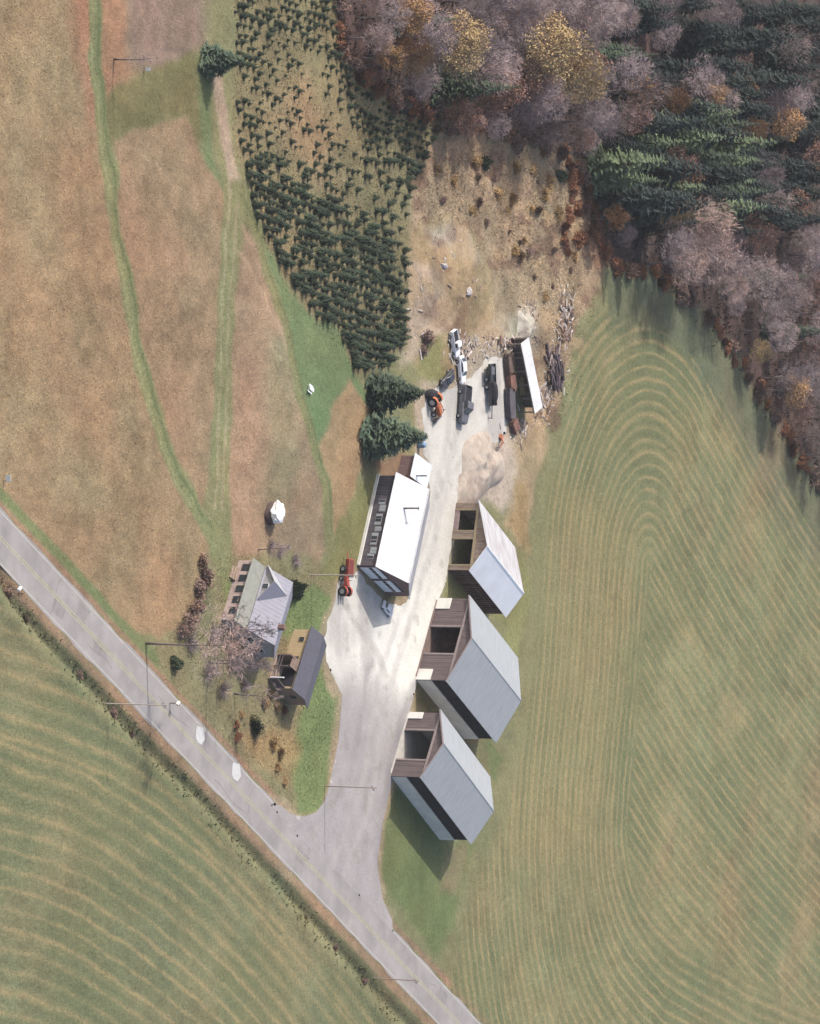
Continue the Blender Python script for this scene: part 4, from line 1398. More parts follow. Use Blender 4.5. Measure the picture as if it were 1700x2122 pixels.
put_shrub(GB[0], (604, 1225), 1.15, 'dark evergreen bush against the farmhouse corner', None, 'evergreen_bush')
put_shrub(GB[1], (524, 1502), .95, 'dark green bush beside the road in front of the cabin', None, 'evergreen_bush')
put_shrub(GB[0], (360, 1372), .7, 'dark green bush beneath the tall bare tree', None, 'evergreen_bush')
put_shrub(GB[1], (575, 1412), .55, 'dark green bush at the cabin porch', None, 'evergreen_bush')
for p, s in (((566, 1540), .8), ((580, 1562), .7), ((574, 1590), .6), ((560, 1440), .7), ((548, 1458), .7), ((575, 1465), .6), ((500, 1480), .5), ((590, 1620), .5)):
    put_shrub(random.choice(YB), p, s, 'straw-yellow dead shrub in the cabin garden', 'dead yellow shrubs by the cabin', 'garden_shrub')
for p, s in (((590, 1470), .6), ((488, 1500), .5), ((492, 1530), .5)):
    put_shrub(random.choice(RB), p, s, 'rust-red shrub in the cabin garden', 'red shrubs by the cabin', 'garden_shrub')

# --- big yard trees
tall = deciduous(201, 13.8, 5.4, 0, twigs=12, limbs=12, trunk_h=.42, tw=.03, twig_mat=M_TWIG2, shell=1500, shw=.02, r0f=.0085)
plant_tree('tall_bare_tree', 'tall bare tree with pale trunk rising beside the road', 'tree', None, tall, (303, 1333), 1.0, 1.0)
yt = [deciduous(210 + i, 8, 3.6, 0, twigs=12) for i in range(2)]
for p, s, lb in (((430, 1372), 1.0, 'leafless tree in the yard between the farmhouse and the road'), ((452, 1300), .9, 'leafless tree close to the farmhouse corner'), ((486, 1440), .8, 'leafless tree in front of the cabin porch')):
    plant_tree('bare_yard_tree', lb, 'tree', None, random.choice(yt), p, s)
plant_tree('bare_sapling', 'thin bare sapling behind the farmhouse', 'tree', None, yt[0], (536, 1138), .5)
plant_tree('bare_sapling', 'thin dark leafless tree standing alone in the brown far field', 'tree', None, deciduous(220, 7, .9, 0, twigs=3, limbs=5, tw=.02), (236, 122), 1.0)
bigsp = [conifer(230 + i, 8.2, 3.3, 26, 18, M_NEEDLE, frond=7, shape=.72, bare=.03) for i in range(2)]
plant_tree('spruce_tree', 'big dark spruce right behind the barn lean-to', 'tree', None, bigsp[0], (768, 905), 1.0)
plant_tree('spruce_tree', 'bushy spruce between the barn spruce and the little-tree rows', 'tree', None, bigsp[1], (778, 815), .9)
plant_tree('spruce_tree', 'dense round-based spruce where the farm track ends', 'tree', None, conifer(240, 5.0, 2.3, 20, 16, M_NEEDLE, frond=6, shape=.8, bare=.02), (430, 128), 1.0)

# --- the plantation of little spruces: rows across the slope
LSP = [conifer(300 + i, 1.65, .78, 9, 11, M_NEEDLE2, frond=2, droop=.3, shape=.62, bare=.04) for i in range(5)]
lmesh = []
for tm, cm in LSP:
    m = MB()
    for src in (tm, cm):
        m.add([v.co[:] for v in src.vertices], [tuple(p.vertices) for p in src.polygons])
    lmesh.append(m.mesh('little_spruce', M_NEEDLE2))
pl = []
r3 = random.Random(9)
ang = math.radians(-8)
for i in range(-70, 70):
    for j in range(-90, 90):
        X0, Y0 = -45 + i * 1.12 + r3.uniform(-.3, .3), 0 + j * 1.45 + r3.uniform(-.3, .3) + (.72 if i % 2 else 0)
        X = X0 * math.cos(ang) - Y0 * math.sin(ang)
        Y = X0 * math.sin(ang) + Y0 * math.cos(ang)
        qx, qy = PX(X, Y)
        if sdf_poly(np.array([qx]), np.array([qy]), PLANT)[0] > -2 or qy < -25:
            continue
        thin = 0.0
        thin = .55 * math.exp(-((qx - 640) / 90) ** 2 - ((qy - 230) / 160) ** 2) + .5 * math.exp(-((qx - 760) / 60) ** 2 - ((qy - 400) / 80) ** 2) + .35 * math.exp(-((qx - 540) / 60) ** 2 - ((qy - 150) / 90) ** 2) + .4 * math.exp(-((qx - 830) / 30) ** 2 - ((qy - 520) / 120) ** 2)
        if r3.random() < thin + .06:
            continue
        sc = (.64 if qy < 330 else .88) * r3.uniform(.6, 1.25) * (.8 if thin > .25 else 1)
        pl.append((qy, X, Y, sc))
print('plantation', len(pl))
pl.sort(key=lambda p: -p[3] * (1 + (p[0] > 60)))
rest_v, rest_f = [], []
for n, (qy, X, Y, sc) in enumerate(pl):
    z = float(ground_at(np.array([X]), np.array([Y]))[0])
    me = r3.choice(lmesh)
    if n < 300:
        o = inst('little_spruce', me, None, (X, Y, z - .03), r3.uniform(0, 6.28), (sc * r3.uniform(.9, 1.1), sc * r3.uniform(.9, 1.1), sc))
        tag(o, 'knee-to-head-high young spruce in the planted rows', 'young spruce', 'young spruces of the plantation')
    else:
        v = np.array([q.co[:] for q in me.vertices])
        a = r3.uniform(0, 6.28)
        R2 = np.array([[math.cos(a), -math.sin(a), 0], [math.sin(a), math.cos(a), 0], [0, 0, 1]])
        v = v @ R2.T * sc + np.array([X, Y, z - .03])
        off = sum(len(q) for q in rest_v)
        rest_v.append(v)
        rest_f += [tuple(i + off for i in p.vertices) for p in me.polygons]
if rest_v:
    m = MB()
    m.v = [tuple(p) for p in np.concatenate(rest_v)]
    m.f = rest_f
    tag(m.build('little_spruce_rows', M_NEEDLE2), 'remaining smaller young spruces of the plantation', 'young spruces', kind='stuff')

# ------------------------------------------------------------------ poles and small things
M_POLE = mat('pale_utility_pole', alb(222, 210, 198), .9, .12, 3)
M_POLED = mat('brown_utility_pole', alb(196, 172, 160), .9, .12, 3)
for p, H, mm, lab in (((776, 2027), 6.4, M_POLED, 'brown utility pole in the ditch side of the road below the driveway'), ((222, 1458), 8.4, M_POLE, 'pale utility pole leaning over the road opposite the tall bare tree'),
                      ((673, 1629), 7.2, M_POLED, 'brown utility pole at the driveway mouth'), ((645, 1191), 6.6, M_POLE, 'pale utility pole between the farmhouse and the barn')):
    X, Y = G(*p)
    z = float(ground_at(np.array([X]), np.array([Y]))[0])
    t = thing('utility_pole', lab, 'utility pole', (X, Y, z - .05), math.radians(42))
    MB().tube([(0, 0, 0), (0, 0, H * .5), (.02, 0, H)], [.075, .065, .05], 8).build('shaft', mm, t)
    MB().box(-.4, .4, -.12, -.06, H - .55, H - .48).build('crossarm', mm, t)
    for u in (-.36, 0.16, .36):
        MB().tube([(u, -.095, H - .46), (u, -.095, H - .38), (u, -.095, H - .33)], [.03, .05, .03], 6).build('insulator', M_STEEL, t)


def block(name, label, cat, px, bx, mt, rz=0.0, z=0.0, group=None):
    X, Y = G(*px)
    o = MB().box(*bx).build(name, mt)
    o.location = (X, Y, z)
    o.rotation_euler = (0, 0, rz)
    return tag(o, label, cat, group)


# roadside letter box and small white markers
def letterbox(px, lab, mt, rz):
    X, Y = G(*px)
    z = float(ground_at(np.array([X]), np.array([Y]))[0])
    t = thing('letter_box', lab, 'letter box', (X, Y, z - .02), rz)
    MB().box(-.05, .05, -.05, .05, 0, 1.0).build('post', M_POST, t)
    MB().prism([(-.14, -.28, 1.0), (.14, -.28, 1.0), (.14, -.28, 1.18), (.08, -.28, 1.28), (-.08, -.28, 1.28), (-.14, -.28, 1.18)], (0, .56, 0)).build('box', mt, t)
    MB().box(.145, .16, -.2, -.05, 1.12, 1.3).build('flag', mat('red_flag', (.4, .04, .03), .6, .1), t)


letterbox((28, 1220), 'white letter box at the field side of the road', M_DOOR, .6)
letterbox((352, 1457), 'pale letter box on the farm side of the road', M_CONC, .6)


def sign(px, lab, w=.7):
    X, Y = G(*px)
    z = float(ground_at(np.array([X]), np.array([Y]))[0])
    t = thing('board_marker', lab, 'marker', (X, Y, z - .02), .2)
    for s in (-1, 1):
        MB().box(s * w * .4 - .03, s * w * .4 + .03, -.03, .03, 0, .7).build('stake', M_POST, t)
    MB().box(-w / 2, w / 2, -.055, -.032, .35, .95).build('board', M_DOOR, t)


sign((8, 991), 'small white board standing in the brown stubble by the road')
sign((297, 144), 'tiny white board in the far grey grass patch', .4)
# white garden table with chair on the lawn wedge
X, Y = G(640, 806)
t = thing('picnic_table', 'white picnic table on the green lawn wedge', 'table', (X, Y, 0), 1.2)
t.scale = (.62, .62, .62)
MB().box(-.8, .8, -.35, .35, .70, .76).build('table_top', M_DOOR, t)
for s in (-1, 1):
    MB().box(-.8, .8, s * .7 - .12, s * .7 + .12, .42, .46).build('bench', M_DOOR, t)
    MB().box(s * .6 - .04, s * .6 + .04, -.75, .75, .34, .42).build('crossbar', M_DOOR, t)
    for q in (-1, 1):
        MB().tube([(s * .6, q * .55, 0), (s * .6, q * .18, .7)], .045, 6).build('leg', M_DOOR, t)


# tarp-covered round stack in the middle field
def lump(name, rx, ry, rz_, mt, parent, seed, n=16, mrows=10, z0=0.0, sq=.75, nz=.14, flat=False):
    vs = []
    for j in range(mrows + 1):
        ph2 = math.pi / 2 * j / mrows
        for i in range(n):
            a = 2 * math.pi * i / n
            ca, sa = math.cos(a), math.sin(a)
            e = 1 + nz * (vnoise(ca * 2.6 + seed, sa * 2.6 + j * .4, 1) - .5) + nz * .6 * (vnoise(i * 1.7, j * 1.3 + seed, 1) - .5)
            c = math.cos(ph2) ** sq
            vs.append((rx * c * math.copysign(abs(ca) ** .8, ca) * e, ry * c * math.copysign(abs(sa) ** .8, sa) * e, z0 + rz_ * math.sin(ph2) ** .85 * (1 + nz * .8 * (vnoise(i * .9, j + seed, 1.3) - .5))))
    fs = [(j * n + i, j * n + (i + 1) % n, (j + 1) * n + (i + 1) % n, (j + 1) * n + i) for j in range(mrows) for i in range(n)]
    return MB().add(vs, fs).build(name, mt, parent, not flat)


X, Y = G(560, 1063)
t = thing('covered_stack', 'round stack under a white tarpaulin in the stubble field', 'covered stack', (X, Y, 0), .9)
M_TARP = mat('white_tarpaulin', (.72, .72, .70), .5, .06, 1.5, bump=.06, bscale=2.5)
lump('stack_core', 1.15, 1.45, 1.0, mat('dark_hay', alb(110, 92, 88), .95, .3, 5), t, 3)
lump('tarpaulin', 1.15, 1.35, .95, M_TARP, t, 5, 18, 7, z0=.8, nz=.45, flat=True)

# boulders on the knoll
M_ROCK = mat('white_boulder', alb(222, 212, 208), .9, .15, 2, bump=.1, bscale=2)
for p, a, b, c, lab in (((960, 604), .55, .8, .4, 'white boulder on the bare knoll'), ((908, 552), .35, .9, .35, 'long white boulder higher on the bare knoll')):
    X, Y = G(*p)
    z = float(ground_at(np.array([X]), np.array([Y]))[0])
    o = lump('boulder', a, b, c, M_ROCK, None, p[0], 9, 4, nz=.6, flat=True)
    o.location = (X, Y, z - .05)
    tag(o, lab, 'boulder')

# ------------------------------------------------------------------ vehicles
M_TYRE = mat('tyre_rubber', (.022, .022, .024), .9, .2, 4)
M_RIM = mat('wheel_rim', (.35, .35, .36), .5, .1, 3, metal=.3)


def wheel(parent, x, y, r, w, rim=None):
    m = MB()
    n = 18
    prof = [(-.5, .55), (-.5, .92), (-.36, 1.0), (.36, 1.0), (.5, .92), (.5, .55)]
    vs = []
    for i in range(n):
        a = 2 * math.pi * i / n
        for (u, q) in prof:
            vs.append((x + math.cos(a) * r * q, y + u * w, r + math.sin(a) * r * q))
    k = len(prof)
    fs = [(i * k + j, i * k + j + 1, ((i + 1) % n) * k + j + 1, ((i + 1) % n) * k + j) for i in range(n) for j in range(k - 1)]
    m.add(vs, fs)
    t = m.build('wheel', M_TYRE, parent, True)
    MB().tube([(x, y - w * .42, r), (x, y + w * .42, r)], r * .56, 12).build('rim', rim or M_RIM, t)
    return t


def loft(secs):
    """closed body from cross sections [(x, half width, z0, z1)] along x with chamfered edges"""
    m = MB()
    vs = []
    for x, w, z0, z1 in secs:
        c = min(.10, (z1 - z0) * .3, w * .3)
        vs += [(x, -w, z0), (x, w, z0), (x, w, z1 - c), (x, w - c, z1), (x, -w + c, z1), (x, -w, z1 - c)]
    n = len(secs)
    fs = [tuple(range(5, -1, -1)), tuple(range((n - 1) * 6, n * 6))]
    for i in range(n - 1):
        for k in range(6):
            a, b = i * 6 + k, i * 6 + (k + 1) % 6
            fs.append((a, b, b + 6, a + 6))
    m.add(vs, fs)
    return m


def pickup(px, rz, paint, lab, name='pickup_truck', cat='truck', bed=True, sc=1.0):
    X, Y = G(*px)
    t = thing(name, lab, cat, (X, Y, .024), rz)
    t.scale = (sc, sc, sc)
    body = loft([(-2.5, .86, .5, .92), (-2.4, .9, .38, .98), (.3, .92, .36, 1.0), (1.3, .92, .36, 1.02), (2.3, .86, .4, .9), (2.5, .78, .45, .8)]).build('body', paint, t)
    if bed:
        for s in (-1, 1):
            MB().box(-2.4, -.35, s * .9 - .05, s * .9 + .05, .98, 1.2).build('bed_side', paint, t)
        MB().box(-2.46, -2.38, -.84, .84, .99, 1.2).build('tailgate', paint, t)
        MB().box(-2.37, -.36, -.84, .84, 1.001, 1.02).build('bed_floor', M_DARK, t)
        cab = loft([(-.32, .8, 1.0, 1.62), (-.22, .78, 1.0, 1.70), (.6, .76, 1.0, 1.70), (1.15, .80, 1.0, 1.08)]).build('cab', paint, t)
        gl = [((1.13, .7), (.66, .66))]
        MB().add([(1.17, -.70, 1.1), (1.17, .70, 1.1), (.68, .66, 1.66), (.68, -.66, 1.66)], [(0, 1, 2, 3)]).build('windscreen', M_GLASS, t)
        for s in (-1, 1):
            MB().box(-.15, .6, s * .80 - .012, s * .80 + .012, 1.12, 1.5).build('side_window', M_GLASS, t)
    else:
        cab = loft([(-2.05, .78, .98, 1.1), (-1.4, .72, .98, 1.45), (.3, .72, .98, 1.48), (1.1, .78, .98, 1.06)]).build('cab', paint, t)
        MB().add([(1.1, -.68, 1.09), (1.1, .68, 1.09), (.36, .62, 1.46), (.36, -.62, 1.46)], [(0, 1, 2, 3)]).build('windscreen', M_GLASS, t)
        MB().add([(-2.06, .66, 1.11), (-2.06, -.66, 1.11), (-1.45, -.62, 1.45), (-1.45, .62, 1.45)], [(0, 1, 2, 3)]).build('rear_window', M_GLASS, t)
        for s in (-1, 1):
            MB().box(-1.2, .3, s * .76 - .02, s * .76 + .02, 1.08, 1.36).build('side_window', M_GLASS, t)
    for s in (-1, 1):
        MB().box(2.48, 2.53, s * .55 - .14, s * .55 + .14, .6, .76).build('headlight', M_DOOR, t)
        for u in (-1.55, 1.6):
            wheel(t, u, s * .82, .36, .24)
    MB().box(2.44, 2.58, -.8, .8, .4, .52).build('bumper', M_STEEL, t)
    return t


M_BLACK = mat('black_paint', (.03, .03, .035), .4, .15, 2, spec=.5)
M_GREY = mat('dull_grey_paint', (.10, .10, .11), .5, .2, 2, spec=.4)
M_WHITEP = mat('white_car_paint', (.65, .66, .68), .35, .05, 2, spec=.5)
M_REDP = mat('red_machine_paint', alb(208, 98, 84), .7, .25, 3, spec=.4)
M_ORANGEP = mat('orange_machine_paint', alb(226, 132, 84), .7, .25, 3, spec=.4)
DOWN = 0.0            # heading along +X shows as pointing down the print
pickup((953, 838), math.radians(-8), M_GREY, 'dark grey pickup truck parked alone on the gravel yard')
pickup((921, 786), math.radians(-60), M_BLACK, 'black car nosed in at the grass edge of the yard', 'parked_car', 'car', False, .7)
pickup((950, 766), math.radians(10), M_WHITEP, 'white car with junk around it at the head of the yard', 'parked_car', 'car', False, .72)
pickup((936, 712), math.radians(22), M_WHITEP, 'white pickup truck parked at the scrub edge', bed=True, sc=.72)
pickup((798, 1262), math.radians(58), M_WHITEP, 'white car parked at the barn garage doors', 'parked_car', 'car', False, .55)


# black trailer with tongue
X, Y = G(1010, 800)
t = thing('flatbed_trailer', 'long black flatbed trailer with dark load on the gravel yard', 'trailer', (X, Y, .024), math.radians(4))
MB().box(-2.9, 2.6, -.75, .75, .55, .68).build('deck', M_BLACK, t)
MB().tube([(2.6, 0, .6), (4.3, 0, .5)], .07, 6).build('tongue', M_STEEL, t)
MB().tube([(4.2, 0, 0.0), (4.2, 0, .6)], .05, 6).build('jack_stand', M_STEEL, t)
for s in (-1, 1):
    MB().box(-2.9, 2.6, s * .77 - .03, s * .77 + .03, .68, .95).build('side_rail', M_BLACK, t)
    for u in (-.9, .1):
        wheel(t, u, s * .9, .36, .22)
o = lump('trailer_load', 1.6, .55, .8, M_DARK, None, 9)
o.location = (X + .9, Y, .72)
tag(o, 'dark covered load lying on the black trailer', 'load')
o = MB().box(-.5, .5, -.45, .45, 0, .7).build('tool_chest', M_BLACK)
X2, Y2 = G(1012, 765, .75)
MB().box(-.52, .52, -.47, .47, .7, .78).build('lid', M_GREY, o)
o.location = (X2 + .2, Y2, .705)
tag(o, 'square black chest on the front end of the trailer', 'chest')


def tractor(px, rz, paint, lab, name='tractor', sc=1.0, loader=False):
    X, Y = G(*px)
    t = thing(name, lab, 'tractor', (X, Y, .024), rz)
    t.scale = (sc, sc, sc)
    loft([(.2, .36, .75, 1.35), (.4, .38, .72, 1.42), (1.75, .33, .72, 1.32), (1.9, .28, .76, 1.2)]).build('hood', paint, t)
    loft([(-.9, .34, .5, 1.0), (-.2, .38, .45, 1.05), (.5, .3, .5, .95)]).build('transmission', paint, t)
    for s in (-1, 1):
        m = MB()
        pts = []
        for k in range(7):
            a = math.radians(20 + 140 * k / 6)
            pts.append((-.55 + .86 * math.cos(a), .72 + .86 * math.sin(a)))
        for a, b in zip(pts[:-1], pts[1:]):
            m.hexa([(a[0], s * .72 - .22, a[1]), (b[0], s * .72 - .22, b[1]), (b[0], s * .72 + .22, b[1]), (a[0], s * .72 + .22, a[1])] + [(a[0], s * .72 - .22, a[1] + .04), (b[0], s * .72 - .22, b[1] + .04), (b[0], s * .72 + .22, b[1] + .04), (a[0], s * .72 + .22, a[1] + .04)])
        m.build('fender', paint, t)
        wheel(t, -.55, s * .78, .75, .4)
        wheel(t, 1.45, s * .62, .42, .26)
    MB().box(-.75, -.3, -.24, .24, 1.0, 1.1).box(-.8, -.72, -.24, .24, 1.1, 1.5).build('seat', M_BLACK, t)
    MB().tube([(.15, 0, 1.3), (-.1, 0, 1.55)], .03, 6).build('steering_column', M_STEEL, t)
    n = 12
    MB().tube([(-.12 + .0 * k, .2 * math.cos(2 * math.pi * k / n), 1.56 + .1 * math.sin(2 * math.pi * k / n)) for k in range(n + 1)], .02, 4).build('steering_wheel', M_BLACK, t)
    MB().tube([(1.1, .15, 1.38), (1.1, .15, 2.0)], .045, 6).build('exhaust_pipe', M_STEEL, t)
    if loader:
        for s in (-1, 1):
            MB().tube([(.2, s * .5, 1.3), (1.4, s * .5, 1.5), (2.4, s * .5, .5)], .07, 6).build('loader_arm', paint, t)
        MB().prism([(2.3, -.8, .1), (2.9, -.8, .1), (2.5, -.8, .8), (2.3, -.8, .8)], (0, 1.6, 0)).build('bucket', M_GREY, t)
    return t


tractor((706, 1218), math.radians(178), M_REDP, 'red tractor parked at the barn corner', sc=.8)
# red spreader hitched behind it
X, Y = G(711, 1176)
t = thing('manure_spreader', 'red two-wheeled spreader wagon beside the barn corner', 'wagon', (X, Y, .024), math.radians(175))
m = MB()
m.hexa([(-1.0, -.45, .55), (1.0, -.45, .55), (1.0, .45, .55), (-1.0, .45, .55), (-1.15, -.68, 1.15), (1.05, -.68, 1.15), (1.05, .68, 1.15), (-1.15, .68, 1.15)])
m.build('box', M_REDP, t)
MB().box(-1.0, .95, -.55, .55, 1.152, 1.17).build('bed_floor', mat('rust_dark', alb(140, 70, 62), .9, .2, 3), t)
for s in (-1, 1):
    wheel(t, -.2, s * .75, .42, .24)
MB().tube([(1.0, 0, .6), (2.0, 0, .5)], .06, 6).build('drawbar', M_REDP, t)
for k in (-.3, .3):
    MB().tube([(-1.1, -.6, 1.0 + k * .5), (-1.1, .6, 1.0 + k * .5)], .09, 8).build('beater', M_STEEL, t)
tractor((893, 836), math.radians(28), M_ORANGEP, 'orange tractor with dark hay mower on the gravel yard', sc=.9, loader=True)
o = lump('dark_bale', .7, 1.3, 1.1, M_DARK, None, 21)
X, Y = G(890, 818)
o.location = (X, Y, .02)
tag(o, 'dark plastic-wrapped bale beside the orange tractor', 'bale')

# blue barrel by the spruce
X, Y = G(866, 908)
t = thing('barrel', 'pale blue barrel beside the big spruce', 'barrel', (X, Y, .02))
M_BLUE = mat('blue_plastic', alb(150, 184, 214), .5, .06, 2)
MB().tube([(0, 0, 0), (0, 0, .1), (0, 0, .5), (0, 0, .9), (0, 0, 1.0)], [.33, .37, .4, .37, .32], 14).build('drum', M_BLUE, t, True)
for zz in (.33, .66):
    MB().tube([(0, 0, zz), (0, 0, zz + .06)], .415, 14).build('hoop', M_BLUE, t)
o = t.copy()
COL.objects.link(o)
for ch in list(t.children):
    c = ch.copy()
    c.parent = o
    COL.objects.link(c)
X, Y = G(867, 922)
o.location = (X, Y, .02)
o['label'] = 'second pale blue barrel standing next to the first'

# ------------------------------------------------------------------ sawmill yard
# long narrow white roof on posts over the lumber
p0 = np.array(G(1080, 712, 2.4))
p1 = np.array(G(1109, 857, 2.4))
X, Y = p0
ra = math.atan2(p1[1] - p0[1], p1[0] - p0[0])
RL = float(np.linalg.norm(p1 - p0))
t = thing('lumber_rack_shed', 'long narrow white-roofed open shed over the lumber', 'shed', (X, Y, 0), ra)
m = MB()
roof_panel(m, [(0, 0, 2.4), (RL, 0, 2.4), (RL, 2.1, 2.62), (0, 2.1, 2.62)], .06, 16)
m.build('roof_slope', M_ROOFW, t)
for i in range(6):
    u = .15 + (RL - .3) * i / 5
    MB().box(u - .07, u + .07, .08, .22, 0, 2.36).build('post', M_POST, t)
    MB().box(u - .07, u + .07, 1.88, 2.02, 0, 2.53).build('post', M_POST, t)
for yy, zz in ((.15, 2.2), (1.95, 2.4)):
    MB().box(0, RL, yy - .05, yy + .05, zz - .03, zz + .11).build('beam', M_BEAM, t)
vboards(MB(), .0, RL, 2.04, .0, 2.4, .05, .3, 'x').build('back_boarding', M_BROWN, t)


def lumber(px, rz, Lg, Wd, layers, mt, lab, grp=None, z=.022):
    X, Y = G(*px)
    t = thing('lumber_stack', lab, 'lumber', (X, Y, z), rz, grp)
    pw = .3
    n = int(Wd / pw)
    for k in range(layers):
        zz = .12 + k * .22
        for u in (-Lg * .35, 0, Lg * .35):
            MB().box(u - .05, u + .05, -Wd / 2, Wd / 2, zz - .12 if k == 0 else zz - .05, zz).build('sticker', M_POST, t) if k in (0, layers - 1) else None
        for i in range(n):
            e = random.uniform(-.25, .25)
            yy = -Wd / 2 + i * Wd / n
            MB().box(-Lg / 2 + e, Lg / 2 + e, yy + .01, yy + Wd / n - .015, zz, zz + .16).build('plank', mt, t)
    return t


M_LGREY = mat('grey_weathered_lumber', alb(118, 112, 118), .95, .2, 2, color2=alb(96, 90, 98))
M_LBRN = mat('brown_lumber', alb(136, 114, 102), .95, .25, 2, color2=alb(108, 92, 88))
M_LRED = mat('reddish_lumber', alb(160, 118, 102), .95, .25, 2, color2=alb(130, 100, 92))
lumber((1048, 755), math.radians(10), 2.6, 1.6, 4, M_LBRN, 'brown lumber stack at the head of the white-roofed rack')
lumber((1052, 792), math.radians(8), 2.2, 1.7, 4, M_LRED, 'reddish-brown lumber stack between the brown and grey ones')
lumber((1050, 838), math.radians(6), 4.0, 1.6, 4, M_LGREY, 'long grey lumber stack beside the white-roofed rack')
lumber((1062, 884), math.radians(35), 1.6, 1.5, 3, M_LRED, 'short reddish plank stack at the foot of the rack')
lumber((1078, 800), math.radians(10), 2.2, 1.0, 3, mat('new_yellow_lumber', alb(196, 170, 126), .9, .2, 2), 'fresh yellow lumber lying under the white roof')
X, Y = G(1036, 906)
t = thing('log_loader', 'orange-red timber boom lying beside the plank stack', 'loader', (X, Y, .02), math.radians(-38))
M_BOOM = mat('orange_red_paint', alb(206, 132, 104), .7, .2, 2)
MB().tube([(0, 0, .3), (.9, 0, .7), (1.7, 0, .5)], [.12, .13, .09], 8).build('boom', M_BOOM, t)
MB().box(-.3, .3, -.35, .35, 0, .35).build('base', M_BOOM, t)
for s in (-1, 1):
    MB().tube([(1.7, 0, .5), (1.9, s * .25, .3), (1.85, s * .1, .02)], .05, 6).build('claw', M_STEEL, t)

# sawdust hill with a small roofed bunker behind it
mound('sawdust_pile', 'big pinkish sawdust pile behind the slatted shed', 'pile', (992, 970), 4.4, 6.6, 1.2, M_SAW, 40, .42, .2, pk=2.0)
mound('sand_mound', 'pale stony mound at the end of the long white roof', 'pile', (1090, 675), 2.3, 3.0, 1.3, M_SAND, 20, .5, .3)
# log pile: each log its own thing
M_LOG = mat('dark_logs', alb(112, 98, 102), .95, .25, 3, rnd=.3)
M_LOGP = mat('pale_peeled_logs', alb(190, 172, 164), .95, .2, 3, rnd=.2)
lg = [MB().tube([(-1.3, 0, 0), (0, .03, 0), (1.3, 0, 0)], [.21, .2, .17], 8).mesh('log', M_LOG), MB().tube([(-1.0, 0, 0), (1.0, 0, 0)], [.16, .14], 8).mesh('log', M_LOGP)]
r4 = random.Random(3)
for i in range(46):
    u = r4.random()
    px = (1128 + 26 * r4.random() + 6 * u, 722 + 78 * u)
    X, Y = G(*px)
    z = .2 + .38 * (i % 3) * (1 - abs(u - .6))
    o = inst('log', lg[0 if r4.random() < .8 else 1], None, (X, Y, z), r4.uniform(-.5, .9), r4.uniform(.6, 1.0))
    o.rotation_euler = (r4.uniform(0, 6), r4.uniform(-.06, .06), r4.uniform(-.6, .9))
    pale = o.data is lg[1]
    tag(o, 'pale peeled log in the tumbled pile beside the hayfield' if pale else 'dark bark-covered log in the tumbled pile beside the hayfield', 'log', 'pale logs of the tumbled pile' if pale else 'dark logs of the tumbled pile')
# scrap boards at the hayfield edge and at the head of the yard
M_SCRAP = mat('bleached_scrap_wood', alb(222, 208, 200), .9, .15, 3, rnd=.3)
M_SCRAP2 = mat('brown_scrap_wood', alb(150, 118, 104), .9, .2, 3, rnd=.3)
scb = [MB().box(-.75, .75, -.12, .12, 0, .06).mesh('board', M_SCRAP), MB().box(-.6, .6, -.15, .15, 0, .08).mesh('board', M_SCRAP2)]


def scatter_boards(n, x0, x1, y0, y1, lab, grp, z1=.35, ppale=.55, slope=0):
    for i in range(n):
        v = r4.random()
        X, Y = G(x0 + (x1 - x0) * r4.random() + slope * v, y0 + (y1 - y0) * v)
        z = float(ground_at(np.array([X]), np.array([Y]))[0])
        pl_ = r4.random() < ppale
        o = inst('scrap_board', scb[0 if pl_ else 1], None, (X, Y, max(z, 0) + .03 + z1 * r4.random() ** 2), 0, r4.uniform(.5, 1.1))
        o.rotation_euler = (r4.uniform(-.3, .3), r4.uniform(-.3, .3), r4.uniform(0, 3.14))
        tag(o, ('bleached' if pl_ else 'brown') + ' scrap board ' + lab, 'board', ('bleached boards ' if pl_ else 'brown boards ') + grp)


scatter_boards(60, 1158, 1188, 610, 705, 'strewn along the hayfield edge', 'along the hayfield edge', slope=-6)
scatter_boards(44, 1030, 1090, 700, 730, 'heaped at the head of the lumber rack', 'at the head of the rack', .6)
scatter_boards(24, 930, 972, 695, 780, 'lying by the white cars', 'by the white cars', .3, .7)
scatter_boards(30, 1104, 1142, 800, 865, 'lying beyond the white roof', 'beyond the white roof', .3, .5)
scatter_boards(8, 780, 800, 775, 805, 'by the bushy spruce', 'by the bushy spruce', .3, .4)
scatter_boards(8, 868, 890, 690, 735, 'in the weeds above the yard', 'in the weeds above the yard', .3, .3)
put_shrub(BR[1], (880, 700), .8, 'dark brush clump in the weeds above the yard', None, 'scrub_bush')
put_shrub(BR[2], (876, 725), .6, 'smaller dark brush clump in the weeds above the yard', None, 'scrub_bush')


